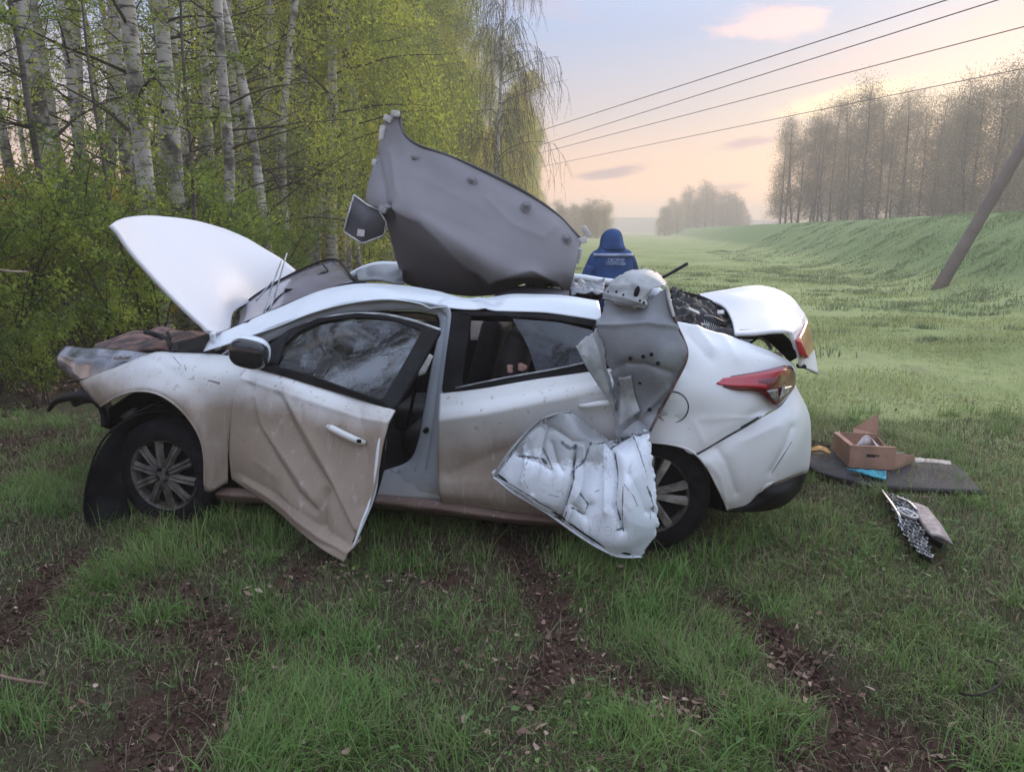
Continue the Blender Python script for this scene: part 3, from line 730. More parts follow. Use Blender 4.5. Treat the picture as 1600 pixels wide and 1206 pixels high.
for i, (u, D_, s_, ln, lab) in enumerate(FB):
    pt = P(u, 300, D_); x0 = pt.x
    place(near_b[i % 5], x0, D_, rn.uniform(0, 6.28), s_, lab, 'birch tree', 'birches of the wood on the left', lean=(0, ln))
for i in range(16):
    u = 292+i*18+rn.uniform(-6, 6); Y_ = 14.5+i*.62+rn.uniform(-.6, .6); pt = P(u, 300, Y_)
    place(deep_b[i % 3], pt.x, Y_, rn.uniform(0, 6.28), rn.uniform(.95, 1.15), 'thin pale birch trunk among drooping foliage behind the windscreen', 'birch tree', 'thin birches behind the windscreen', lean=(0, rn.gauss(.01, .03)))
for i in range(60):
    Y_ = 13+(i/60)**1.3*50; X_ = float(forest_x(Y_))-rn.uniform(1.2, 10+.1*Y_)
    if X_ < -Y_*.80-3: continue
    place(deep_b[rn.randrange(3)], X_, Y_+rn.uniform(-1, 1), rn.uniform(0, 6.28), rn.uniform(.75, 1.1), 'slender birch standing deep inside the left wood', 'birch tree', 'birches deep inside the left wood', lean=(rn.gauss(0, .03), rn.gauss(0, .04)))
WL = ['leafy yellow green birch hanging over the open hood and windscreen', 'birch with drooping twigs behind the left corner of the roof lining', 'full drooping birch above the top corner of the roof lining',
      'green weeping birch directly behind the roof lining', 'tall weeping birch whose crown meets the top of the picture', 'golden tinged weeping birch near the end of the wood', 'golden birch at the right edge of the left wood',
      'farthest birch of the left wood, low against the sunrise sky']
WP = [(20.5, -4.9, 1), (23, -5.6, 0), (26, -5.3, .95), (30, -4.9, 1), (34, -4.9, 1.02), (39, -4.7, 1.0), (45, -4.1, 1.0), (52, -3.1, 1.0), (60, -2.2, 1.0), (70, -.8, 1.0), (82, .0, 1.0), (96, .8, 1.0), (112, 2.2, 1.0)]
for i, (Y_, X_, s_) in enumerate(WP):
    if s_ == 0: continue
    lab = WL[min(i, 7)] if i < 7 else 'weeping birch in the receding edge of the left wood, behind the roof lining'
    place(weep_b[2 if i in (7, 9, 10, 12) else i % 2], X_, Y_, rn.uniform(0, 6.28), s_*rn.uniform(.95, 1.08), lab, 'birch tree', 'weeping birches along the wood edge')
for i in range(13):
    Y_ = 27+i*6.2; X_ = float(forest_x(Y_))-rn.uniform(3.5, 8)
    place(weep_b[i % 3], X_, Y_, rn.uniform(0, 6.28), rn.uniform(.9, 1.1), 'drooping leafy birch in the second row of the left wood', 'birch tree', 'weeping birches in the second row')
p_ = P(772, 300, 38); place(bare_b, p_.x, 38, 2.2, 1.0, 'nearly bare birch with dark hanging twigs against the sky', 'birch tree', None)
# understorey
SL = 'bright green leafy shrub in the undergrowth left of the car'
SP = [(-5.2, 7.3, 1.0), (-6.0, 7.9, 1.1), (-4.6, 8.2, .85), (-5.7, 9.0, 1.15), (-6.6, 9.3, 1.1), (-4.7, 9.5, .9), (-7.4, 8.6, 1.2), (-5.4, 10.6, 1.15), (-6.5, 11.2, 1.25), (-4.3, 10.8, .8), (-4.9, 12, 1.0), (-7.6, 11, 1.25), (-8.6, 10, 1.2), (-4.4, 13.2, 1.0), (-5.6, 13.6, 1.1), (-7, 13.5, 1.2), (-8.6, 13, 1.2), (-4.9, 15.5, 1.0), (-6.2, 16, 1.1), (-9.5, 12.5, 1.2)]
for i, (X_, Y_, s_) in enumerate(SP):
    place(shrubs[i % 4] if (i % 4 != 3) else shrubo[i % 2], X_, Y_, rn.uniform(0, 6.28), s_*.92, SL, 'shrub', 'leafy shrubs under the birches')
for i in range(24):
    Y_ = 15+i*1.7; X_ = float(forest_x(Y_))+rn.uniform(-2.4, .3)
    place(shrubo[i % 2] if i % 3 else shrubs[i % 4], X_, Y_, rn.uniform(0, 6.28), rn.uniform(.8, 1.15), 'olive shrub in the undergrowth behind the car, under the weeping birches', 'shrub', 'olive shrubs along the wood edge')
place(shrubs[1], -4.35, 6.7, 1, .42, 'low pale green bush at the edge of the wood by the broken bumper', 'shrub', None)
sap = tree_proto('sapling', birch(600, H=6.5, r0=.035, first=.2, nb=16, blen=1.5, weep=.0, leaves=2600, lsize=.03, twigs=4, tl=.6, up=.5), (BARK2, TWIG, LEAFG), BN)
for i, (u, D_) in enumerate(((82, 9), (300, 10.5), (180, 9.5))):
    pt = P(u, 300, D_); place(sap, pt.x, D_, rn.uniform(0, 6), (1.0, .8, .7)[i], ('thin dark sapling in front of the two leftmost birches', 'small sapling with spreading twigs right of the thickest birch', 'young sapling low in the shrubs near the hood tip')[i], 'sapling', None)
# tree rows beyond the road
RL = []
for i in range(46):
    f_ = i/45; D_ = 64+f_*34; u = 1640-f_*425+rn.uniform(-6, 6); Y_ = D_+rn.uniform(-3, 4)
    pt = P(u, 340, Y_); s_ = rn.uniform(.84, 1.12)*(1.0 if f_ < .85 else .86)
    lab = 'tall sparse tree in the row beyond the road on the right'
    if i == 45: lab = 'leftmost tree of the row beyond the road'
    place(far_b[rn.randrange(4)], pt.x, Y_, rn.uniform(0, 6.28), s_, lab, 'tree', 'row of trees beyond the road')
for i in range(6):
    f_ = rn.random(); Y_ = 72+f_*30+6; pt = P(1640-f_*360, 340, Y_)
    place(far_b[rn.randrange(4)], pt.x, Y_, rn.uniform(0, 6.28), rn.uniform(.85, 1.0), 'tree behind the front row beyond the road', 'tree', 'second row of trees beyond the road')
for i in range(34):
    Y_ = 210+rn.uniform(0, 34); pt = P(1030+i*4.1+rn.uniform(-5, 5), 350, Y_)
    place(grove_b[rn.randrange(3)], pt.x, Y_, rn.uniform(0, 6.28), rn.uniform(.60, 1.08)*(1-.35*abs(i/17-1)**2), 'hazy tree in the small distant grove under the sunrise', 'tree', 'distant grove in the haze')
for i in range(18):
    Y_ = 148+rn.uniform(0, 30); pt = P(868+i*4.8+rn.uniform(-4, 4), 350, Y_)
    place(grove_b[rn.randrange(3)], pt.x, Y_, rn.uniform(0, 6.28), rn.uniform(.45, .62), 'hazy tree between the roof lining and the person in blue', 'tree', 'distant trees behind the person')
for k, (X_, Y_) in enumerate(((-9.3, 4.4), (-8.8, 1.9), (-11.5, 3.2))):
    place(bare_b, X_, Y_, k*1.3, 1.0, 'birch of the wood just outside the left picture edge', 'birch tree', 'birches left of the picture', lean=(0, .04))
for k, (X_, Y_) in enumerate(((-8, -12), (-3, -14), (3, -13))):
    place(near_b[k % 5] if k % 2 else bare_b, X_, Y_, k, 1.0, 'birch of the wood on the near side, behind the viewer', 'birch tree', 'birches behind the viewer')

# ---------------------------------------------------------------- leaning pole and wires
wood = simple('grey_pole', (.20, .16, .14), .85, var=.08, nscale=2, bump=.5, bscale=25)
b0 = P(1450, 462, 19.5); b0.z -= .35; b1 = P(1612, 205, 19.5); d = (b1-b0).normalized()
pole = tube('utility_pole', [b0, b0+d*3, b0+d*6, b0+d*8.8], [.165, .15, .13, .115], wood, sides=14, n=12)
tag(pole, 'weathered grey pole leaning right, standing in the meadow', 'utility pole')
wire = simple('wire', (.12, .10, .11), .6)
for k, ((ua, va), (ub, vb), lab) in enumerate((((1480, 0), (825, 211), 'highest overhead wire'), ((1560, 0), (838, 229), 'second overhead wire from the top'), ((1600, 42), (838, 241), 'third overhead wire from the top'), ((1600, 107), (835, 263), 'lowest overhead wire, passing in front of the tree tops'))):
    zz = 9.0
    A = G(ua, va, zz); B = G(ub, vb, zz); d = (B-A); A2 = A-d*.5; B2 = B+d*.35
    pts = [A2.lerp(B2, i/24) + Vector((0, 0, -.0)) for i in range(25)]
    tag(tube('overhead_wire', pts, .023, wire, sides=5), lab+' crossing the dawn sky', 'wire', 'overhead wires')
# ================================================================ THE CAR
car = empty('wrecked_car', CAR_O, PSI)
tag(car, 'wrecked muddy white sedan with torn roof and both end lids raised', 'car')
W_ = (.80, .81, .82)
M_hood = paint('white_paint', .0, .01, 0, white=(.74, .73, .745), rough=.5, coat=.05)
M_fend = paint('muddy_fender_paint', .58, .84, 1.0, slope=.04)
M_door = paint('muddy_door_paint', .62, .86, 1.1, slope=.03, spots=.7)
M_rdoor = paint('muddy_rear_door_paint', .44, .76, 1.0)
M_quart = paint('dusty_quarter_paint', .42, .84, .5, mud=(.42, .34, .27))
M_bump = paint('dusty_bumper_paint', .2, .82, .5, mud=(.42, .34, .27))
M_sill = paint('muddy_sill_paint', .2, .8, 1.2, mud=(.24, .16, .13))
M_jamb = paint('door_jamb_paint', .2, .35, .6, white=(.46, .50, .55), rough=.35)
M_rail = paint('rail_paint', 0, .01, 0, white=(.72, .76, .80))
M_torn = paint('scratched_paint', 0, .01, 0, white=(.76, .80, .86), scratch=.95, rough=.22, primer=(S(945,700,-.18).x, S(880,722,-.22).z))
M_prim = simple('grey_primer', (.26, .27, .29), .42, var=.12, nscale=5, bump=.1, spec=.5)
M_prim2 = simple('pale_primer', (.36, .37, .37), .45, var=.15, nscale=9, bump=.25, bscale=30)
M_blk = simple('black_plastic', (.012, .012, .014), .55, var=.3, bump=.2, spec=.2)
M_rub = simple('rubber', (.014, .0135, .015), .85, var=.25, nscale=14, bump=.3, bscale=80, spec=.12)
M_dark = simple('dark_interior', (.010, .010, .012), .8, var=.3, spec=.1)
M_seat = simple('seat_leather', (.018, .017, .019), .5, var=.3, bump=.2, bscale=90, spec=.25)
M_felt = simple('grey_felt', (.275, .262, .275), .95, var=.04, nscale=2.5, bump=.5, bscale=420, spec=.15)
M_felt2 = simple('dark_felt', (.13, .128, .14), .95, var=.12, nscale=7, bump=.4, bscale=300, spec=.1)
M_foam = simple('white_foam', (.62, .60, .58), .85, var=.12, nscale=30)
M_rust = simple('rusty_primer', (.22, .125, .105), .65, var=.35, nscale=9, bump=.3, c2=(.05, .035, .035))
M_head = simple('clouded_headlamp', (.16, .155, .175), .16, var=.35, nscale=6, coat=1.0, c2=(.05, .05, .06))
M_alloy = simple('dusty_shaded_wheel_silver', (.115, .10, .088), .62, metal=.1, var=.25, nscale=14, bump=.15)  # dust, plus the shade at the front wheel darkened into the colour
M_alloy2 = simple('silver_wheel', (.34, .305, .27), .42, metal=.3, var=.25, nscale=14, bump=.15)
M_chrome = simple('chrome', (.62, .62, .64), .18, metal=1.0, var=.1)
M_wind = simple('painted_reflection_windscreen', (.25, .225, .27), .20, var=.10, nscale=2, coat=.5)  # mauve reflection on the glass put into its base colour
M_beige = simple('beige_trim', (.42, .36, .32), .8, var=.1)
M_steel = simple('galvanised_steel', (.40, .41, .42), .35, metal=.6, var=.2, nscale=12, bump=.2)
def glassmat(name, fac, tint, rough=.03, base=(.02, .022, .026)):
    m_, q, b = new_mat(name); q.n.remove(b)
    gl = q.new('ShaderNodeBsdfGlossy'); gl.inputs['Roughness'].default_value = rough; q.put(gl.inputs['Color'], (.92, .95, 1.0))
    tr = q.new('ShaderNodeBsdfTransparent'); q.put(tr.inputs[0], tint)
    fr = q.new('ShaderNodeFresnel'); fr.inputs[0].default_value = 1.55
    co = q.new('ShaderNodeTexCoord').outputs['Object']
    bn = q.new('ShaderNodeBump'); bn.inputs['Strength'].default_value = .06; bn.inputs['Distance'].default_value = .02
    q.put(bn.inputs['Height'], q.noise(co, 5, 5, .6)); q.put(gl.inputs['Normal'], bn.outputs[0])
    mx = q.new('ShaderNodeMixShader'); q.put(mx.inputs[0], q.m('ADD', fr.outputs[0], fac, clamp=True))
    q.l.new(tr.outputs[0], mx.inputs[1]); q.l.new(gl.outputs[0], mx.inputs[2])
    q.l.new(mx.outputs[0], q.n['Material Output'].inputs['Surface']); return m_
M_glass = glassmat('reflective_glass', .09, (.34, .38, .42))
M_tint = glassmat('tinted_glass', .03, (.10, .11, .12))
M_clear = glassmat('clear_glass', .02, (.8, .84, .85))
def lampmat(name, c, e=0):
    m_, q, b = new_mat(name); co = q.new('ShaderNodeTexCoord').outputs['Object']
    wv = q.new('ShaderNodeTexWave', wave_type='BANDS', bands_direction='X'); q.put(wv.inputs['Vector'], co); wv.inputs['Scale'].default_value = 26
    q.put(b.inputs['Base Color'], q.mix(q.m('MULTIPLY', wv.outputs[1], .45), c, tuple(k*.45 for k in c)))
    b.inputs['Roughness'].default_value = .22; b.inputs['Coat Weight'].default_value = 1; b.inputs['Coat Roughness'].default_value = .04
    b.inputs['Subsurface Weight'].default_value = .15; b.inputs['Subsurface Radius'].default_value = (.02, .004, .004)
    return m_
M_red = lampmat('red_lens', (.50, .012, .03)); M_dred = lampmat('dark_red_lens', (.16, .006, .015)); M_or = lampmat('orange_lens', (.85, .20, .07))
M_clr = simple('clear_lens', (.26, .23, .23), .2, coat=1, var=.3, nscale=30)

# ---- body panels on the near side
patch('front_fender', [
 [(124,596,.40),(165,580,.28),(235,552,.20),(275,551,.17),(310,551,.15),(345,553,.13),(372,560,.10),(388,569,.08)],
 [(128,604,.38),(170,592,.22),(230,572,.10),(272,572,.07),(305,576,.05),(338,585,.04),(362,598,.04),(376,604,.04)],
 [(138,616,.36),(176,604,.17),(224,592,.04),(264,597,.01),(300,612,0),(330,635,0),(348,665,.01),(362,655,.02)],
 [(148,627,.34),(182,613,.13),(218,604,.01),(255,611,-.02),(293,636,-.03),(320,675,-.03),(338,718,-.01),(357,705,.02)],
 [(157,635,.33),(185,619,.12),(216,611,.01),(252,618,-.02),(290,648,-.03),(316,695,-.03),(321,766,-.02),(356,754,.02)]],
 M_fend, car, 60, 30, .004, nz=(.006, 4), creases=[([(228,556),(262,575),(282,590)], 5, -.006), ([(345,556),(300,600)], 20, -.008)])
tube('wheel_arch_lip', [S(*p) for p in [(157,635,.33),(185,619,.12),(216,611,.01),(252,618,-.02),(290,648,-.03),(316,695,-.03),(321,766,-.02)]], .006, M_fend, car, n=40)
box('side_marker', S(334,598,.035), (.075, .012, .026), M_clr, car, bevel=.008, M=Matrix.Rotation(.15, 3, 'Y'))
for a_, b_ in (((288, 570), (292, 582)), ((270, 557), (283, 572))):
    tube('scratch', [S(a_[0], a_[1], .055), S(b_[0], b_[1], .05)], .0015, M_blk, car, 4)

drow = [
 [(388,572,.05),(445,588,-.03),(505,606,-.12),(565,624,-.22),(617,641,-.30)],
 [(372,597,.0),(435,612,-.09),(497,632,-.19),(555,652,-.28),(607,664,-.35)],
 [(362,650,.0),(425,668,-.11),(485,690,-.22),(542,705,-.31),(595,702,-.38)],
 [(357,700,.0),(415,722,-.13),(475,752,-.26),(530,775,-.37),(583,768,-.42)],
 [(360,742,.03),(410,770,-.11),(465,808,-.26),(520,845,-.40),(562,824,-.46)],
 [(364,750,.06),(406,778,-.07),(458,820,-.22),(505,858,-.39),(537,877,-.48)]]
door = patch('front_door', drow, M_door, car, 110, 90, .006, nz=(.010, 3.5), creases=[
 ([(434,618),(452,660),(478,712),(512,762),(532,800),(553,842)], 9, -.036),
 ([(452,625),(488,690),(520,752),(552,826)], 9, .026),
 ([(397,618),(412,668),(440,708),(470,752),(500,795)], 9, .021),
 ([(392,602),(402,665),(428,715),(462,768),(492,797)], 6, -.028),
 ([(500,792),(506,768),(504,822)], 5, -.035),
 ([(380,592),(470,622),(560,652),(612,662)], 5, .010),
 ([(560,640),(572,720),(565,790)], 16, -.020),
 ([(382,752),(440,790),(500,838),(540,862)], 5, .016), ([(372,740),(430,772),(500,822),(545,852)], 8, -.012),
 ([(400,722),(430,745)], 4, .006), ([(470,805),(440,770)], 12, .012)])
tube('door_edge', [S(*p) for p in [(617,641,-.29),(600,672,-.335),(592,700,-.36),(584,768,-.40),(566,818,-.445),(551,856,-.475)]], [.004,.008,.011,.012,.010,.003], M_rail, door, n=36, sides=6)
patch('inner_edge', [[(614,648,-.25),(600,685,-.30),(594,720,-.33),(582,790,-.40),(556,850,-.44)], [(606,668,-.12),(603,700,-.18),(600,735,-.22),(585,785,-.30),(560,845,-.40)]], M_dark, door, 20, 4, .02)
tube('door_seal', [S(*p) for p in [(603,672,-.12),(600,700,-.2),(596,712,-.21)]], .009, M_foam, door, n=8)
tube('door_seal', [S(*p) for p in [(597,722,-.2),(590,755,-.25),(580,785,-.3)]], .008, M_foam, door, n=8)
# handle
hp = [S(512,667,-.25), S(520,670,-.285), S(540,680,-.315), S(560,689,-.335), S(571,692,-.325)]
tube('handle', hp, [.012, .017, .018, .017, .010], M_rdoor, door, 10, 24)
dsc = lathe_data([(.001, .004), (.024, .003), (.030, 0)], 24)
mk('handle_recess', *xf(dsc, Matrix.Translation(S(541, 671, -.262)) @ Matrix.Rotation(R(12), 4, 'Z') @ Matrix.Scale(1.5, 4, Vector((1, 0, 0)))), M_door, door)
box('lock_cap', S(561, 689, -.352), (.020, .006, .016), M_blk, door)
# front door glass and frame
FO = [(388,571,.05),(420,541,.10),(455,514,.14),(500,497,.14),(560,489,.12),(620,495,.06),(691,516,-.04),(655,578,-.17),(617,641,-.29),(540,617,-.18),(460,593,-.05)]
FI = [(428,571,.02),(437,548,.07),(466,521,.12),(505,504,.13),(560,497,.11),(615,502,.05),(660,518,-.03),(628,575,-.16),(598,625,-.26),(536,604,-.17),(480,584,-.07)]
ring_strip('window_frame', FO, FI, M_blk, door, 90, .022)
gr = [[FI[2], FI[3], FI[4], FI[5], FI[6]], [(452,545,.07),(500,535,.05),(548,535,.03),(597,545,-.02),(642,549,-.10)], [FI[0], FI[10], (505,593,-.11), FI[9], FI[8]]]
patch('window_glass', gr, M_glass, door, 24, 16, 0, nz=(.008, 3))
tube('window_rail', [S(*p) for p in [(480,505,.14),(530,493,.135),(590,491,.09),(640,500,.02),(688,516,-.045)]], .009, M_steel, door, n=30)
patch('mirror_base', [[(420,541,.09),(452,517,.12)], [(388,571,.03),(432,572,.0)]], M_blk, door, 6, 6, .012)
# mirror
mc = S(391, 549, -.10)
def ellipsoid(c, s, n=20, m_=14, pw=1.0, M=None):
    V, Fc = [], []
    for i in range(m_+1):
        ph = math.pi*i/m_
        for k in range(n):
            th = 2*math.pi*k/n; sg = lambda v: math.copysign(abs(v)**pw, v)
            p = Vector((s[0]*sg(math.sin(ph))*sg(math.cos(th)), s[1]*sg(math.sin(ph))*sg(math.sin(th)), s[2]*sg(math.cos(ph))))
            V.append(Vector(c)+(M @ p if M is not None else p))
    for i in range(m_):
        for k in range(n):
            k2 = (k+1) % n; Fc.append((i*n+k, i*n+k2, (i+1)*n+k2, (i+1)*n+k))
    return V, Fc
mir = mk('mirror', *ellipsoid(mc, (.103, .062, .080), 28, 18, .8, Matrix.Rotation(.18, 3, 'Y')), M_rail, door)
V, Fc = ellipsoid(mc+Vector((.006, -.026, -.007)), (.099, .054, .075), 28, 18, .72, Matrix.Rotation(.18, 3, 'Y'))
mk('mirror_glass', V, Fc, simple('dark_mirror', (.015, .016, .019), .12, var=.2, coat=.6), mir)

# ---- roof rail, pillar, sill
patch('roof_rail', [
 [(330,527,.26),(400,496,.30),(470,466,.33),(530,447,.36),(600,443,.38),(680,453,.38),(740,461,.38),(850,459,.38),(935,470,.36)],
 [(324,538,.18),(402,508,.22),(475,478,.25),(535,457,.28),(600,451,.30),(680,462,.30),(745,468,.30),(850,467,.29),(938,482,.27)],
 [(318,549,.12),(404,521,.14),(478,493,.17),(538,475,.2),(610,468,.21),(690,479,.21),(760,485,.2),(850,488,.2),(940,501,.2)]],
 M_rail, car, 120, 18, .005, nz=(.006, 5), creases=[([(672,474),(700,462),(745,463),(775,470)], 7, -.030), ([(745,458),(758,486)], 7, .016), ([(690,470),(735,472)], 4, .02), ([(383,500),(400,512),(410,505)], 2.5, -.008)])
patch('windscreen_surround', [[(345,525,.34),(400,500,.38),(470,470,.42),(530,449,.45),(560,441,.46)], [(330,529,.27),(400,498,.31),(470,468,.34),(530,448,.37),(572,443,.39)]], M_blk, car, 30, 4, .01)
oo = [(345,556,.14),(404,521,.145),(478,493,.175),(538,475,.205),(610,468,.215),(680,477,.215),(703,488,.20),(697,560,.14),(689,640,.08),(684,700,.07),(686,745,.07),(690,784,.08)]
mm = [(358,556,.16),(412,526,.17),(480,500,.20),(541,482,.23),(610,476,.24),(672,482,.24),(694,494,.22),(685,566,.17),(675,640,.11),(668,695,.10),(660,735,.10),(640,768,.10)]
ii = [(385,556,.2),(428,530,.2),(482,508,.23),(545,491,.26),(610,486,.28),(662,488,.28),(686,502,.26),(674,572,.21),(662,640,.16),(653,690,.15),(638,720,.16),(600,735,.17)]
patch('door_aperture', [oo, mm, ii], M_jamb, car, 150, 14, .01, creases=[([(p[0], p[1]) for p in mm], 2.6, -.022)])
patch('sill_step', [[(686,740,.09),(640,768,.10),(578,772,.08)], [(650,712,.14),(625,735,.15),(578,738,.15)]][::-1] and [[(560,738,.16),(600,736,.16),(635,724,.16),(652,700,.15)], [(560,772,.07),(610,776,.07),(655,780,.07),(690,784,.07)]], M_jamb, car, 30, 10, .01)
tube('door_seal', [S(p[0]+1, p[1]+2, p[2]+.01) for p in ii], .007, M_rub, car, n=110, sides=6)
V, Fc = lathe_data([(.0, -.02), (.013, -.02), (.013, .02)], 14); mk('striker_bolt', *xf((V, Fc), Matrix.Translation(S(666, 672, .105))), M_blk, car)
patch('sill', [
 [(330,760,.10),(480,768,.06),(580,771,.05),(690,783,.05),(800,800,.05),(920,808,.08)],
 [(330,772,.05),(480,782,.02),(580,786,.02),(690,797,.02),(800,811,.02),(920,820,.04)],
 [(330,784,.14),(480,790,.12),(580,794,.12),(690,805,.12),(800,818,.12),(920,826,.14)]], M_sill, car, 60, 12, .006, nz=(.006, 9))
patch('underbody', [[(330,775,.14),(600,790,.14),(800,812,.14),(960,820,.14)], [(330,790,.9),(600,790,.9),(800,795,.9),(960,798,.9)]], M_dark, car, 20, 6, .02)

# ---- rear door
patch('window_header', [[(700,478,.235),(760,482,.235),(850,484,.235),(940,496,.235)], [(704,500,.23),(760,502,.23),(850,506,.23),(936,518,.23)]], M_blk, car, 30, 4, .02)
rdoor = patch('rear_door', [
 [(687,615,.08),(760,606,.08),(850,591,.08),(940,578,.08),(1010,566,.10)],
 [(686,634,.045),(760,624,.045),(850,607,.045),(945,591,.045),(1015,580,.06)],
 [(685,655,.0),(760,645,0),(850,627,0),(950,608,0),(1020,598,.02)],
 [(684,690,.025),(760,680,.025),(850,668,.025),(950,655,.025),(1015,650,.04)],
 [(684,735,.03),(760,730,.035),(850,725,.03),(930,720,.03),(985,715,.03)],
 [(686,770,.0),(760,775,0),(850,782,0),(905,785,0),(950,780,0)],
 [(690,790,.05),(760,797,.06),(840,804,.06),(880,807,.06),(930,806,.06)]], M_rdoor, car, 80, 60, .006, nz=(.006, 3),
 creases=[([(686,657),(760,647),(850,629),(950,610)], 4, .007), ([(700,742),(760,715),(830,690)], 10, -.016), ([(700,755),(790,752),(860,760)], 14, .012)])
hb = [S(906,634,.0), S(915,634,-.03), S(935,631,-.045), S(962,628,-.035)]
tube('handle', hb, [.009, .013, .015, .013], M_bump, rdoor, 10, 20)
RO = [(707,487,.20),(780,488,.20),(870,493,.20),(937,503,.20),(950,540,.13),(945,576,.085),(870,589,.085),(780,603,.085),(690,614,.085),(698,550,.14)]
RI = [(737,495,.19),(785,495,.19),(870,501,.19),(926,511,.19),(934,536,.13),(930,563,.10),(865,577,.10),(785,592,.10),(722,603,.10),(729,550,.14)]
ring_strip('window_frame', RO, RI, M_blk, rdoor, 80, .02)
tube('window_trim', [S(*p) for p in [(712,606,.075),(790,590,.075),(870,576,.075),(935,562,.075)]], .0045, M_steel, rdoor, n=20)
patch('window_glass', [[(800,497,.2),(870,502,.2),(928,512,.2)], [(824,540,.15),(875,540,.15),(932,538,.14)], [(838,582,.11),(885,574,.11),(930,564,.11)]], M_tint, rdoor, 14, 10, 0)
0 and tube('broken_glass_edge', [S(*p) for p in [(736,560,.15),(745,548,.16),(752,540,.16),(765,532,.165),(775,524,.17),(790,515,.18)]], .0035, M_clr, rdoor, 4)

# ---- rear quarter, bumper, lamp, cap
quart = patch('rear_quarter', [
 [(985,510,.32),(1060,503,.31),(1110,517,.29),(1160,532,.27),(1205,549,.28),(1240,568,.36)],
 [(985,545,.14),(1063,545,.14),(1110,552,.13),(1160,560,.14),(1208,568,.2),(1244,584,.34)],
 [(985,600,.03),(1060,604,.02),(1103,610,.03),(1145,618,.05),(1190,624,.10),(1228,628,.24)],
 [(985,650,.02),(1045,655,.01),(1080,662,.01),(1112,668,.01),(1155,655,.04),(1205,640,.12)],
 [(960,690,0),(1018,691,-.01),(1060,697,-.02),(1086,709,-.02),(1140,679,.02),(1192,650,.08)]], M_quart, car, 80, 50, .006, nz=(.007, 4),
 creases=[([(1075,520),(1110,560)], 10, -.016), ([(1088,512),(1115,545)], 7, .016), ([(1060,530),(1070,575)], 12, -.012), ([(1130,528),(1150,560)], 9, .012), ([(1095,655),(1165,652)], 3, .004), ([(1085,660),(1100,690)], 9, .008)])
tube('wheel_arch_lip', [S(*p) for p in [(960,690,0),(1018,691,-.01),(1060,697,-.02),(1086,709,-.02),(1105,730,-.03),(1120,758,-.02),(1132,782,0),(1137,796,.02)]], .006, M_quart, car, n=40)
bump = patch('rear_bumper', [
 [(1088,712,-.02),(1140,682,.02),(1192,652,.07),(1222,632,.16),(1243,600,.32)],
 [(1105,731,-.035),(1150,706,.0),(1200,680,.05),(1238,662,.14),(1264,645,.34)],
 [(1120,758,-.02),(1162,740,.0),(1205,722,.045),(1242,703,.13),(1267,688,.33)],
 [(1132,782,0),(1165,770,.01),(1200,752,.05),(1235,742,.13),(1264,728,.3)],
 [(1137,796,.03),(1165,789,.03),(1184,771,.05),(1203,753,.07),(1260,738,.32)]], M_bump, car, 70, 50, .006, nz=(.006, 4),
 creases=[([(1120,700),(1135,722),(1150,770)], 8, -.016), ([(1108,722),(1125,745),(1135,785)], 8, .010), ([(1238,668),(1228,700),(1206,738)], 6, -.014), ([(1160,690),(1215,665)], 8, .006)])
patch('bumper_valance', [[(1140,798,.04),(1182,774,.06),(1203,756,.08),(1262,738,.34)], [(1150,800,.04),(1190,790,.06),(1225,772,.1),(1256,752,.36)], [(1142,800,.2),(1190,799,.2),(1225,790,.25),(1250,768,.5)]], M_blk, car, 24, 8, .01)
for a_, b_, wd in (((1088,710,-.028),(1190,650,.066),.002), ((1237,690,.118),(1206,739,.05),.0015), ((1158,668,.02),(1185,652,.055),.005)):
    tube('panel_gap', [S(*a_), (S(*a_)+S(*b_))/2+Vector((0, -.004, 0)), S(*b_)], wd, M_blk, bump, 5, 10)
lr0 = [(1107,592,.075),(1150,586,.08),(1190,579,.10),(1222,572,.17),(1236,572,.30),(1243,583,.33)]
lr1 = [(1108,596,.06),(1150,597,.055),(1190,597,.065),(1214,600,.11),(1230,596,.22),(1244,595,.32)]
lr2 = [(1110,600,.055),(1148,609,.045),(1185,613,.06),(1214,634,.11),(1232,618,.22),(1242,606,.31)]
tl = patch('tail_light', [lr0, lr1, lr2], M_dred, car, 30, 12, .02)
sh = lambda r_, k: [(u, v, t_-.008) for u, v, t_ in r_][0:k]
patch('brake_lens', [[(1116,592,.064),(1150,588,.068),(1190,582,.085),(1222,576,.15),(1236,578,.28)], [(1120,600,.045),(1150,604,.04),(1185,606,.05),(1203,608,.08),(1226,600,.18)]], M_red, tl, 20, 6, .006)
patch('reversing_lens', [[(1198,611,.035),(1208,609,.05),(1216,608,.07)], [(1205,619,.05),(1211,626,.065),(1216,624,.08)]], M_clr, tl, 6, 5, .006)
patch('reversing_lens', [[(1224,606,.12),(1239,602,.24)], [(1219,626,.09),(1232,613,.17)]], M_clr, tl, 6, 5, .006)
fc_ = S(1050, 636, .012)
V, Fc = lathe_data([(0, -.004), (.070, -.003), (.074, .002)], 40); mk('fuel_cap', *xf((V, Fc), Matrix.Translation(fc_)), M_quart, quart)
tube('cap_gap', [fc_+Vector((math.cos(a)*.077, -.003, math.sin(a)*.077)) for a in np.linspace(0, 2*math.pi, 41)[:-1]], .003, M_blk, quart, 5, closed=True)

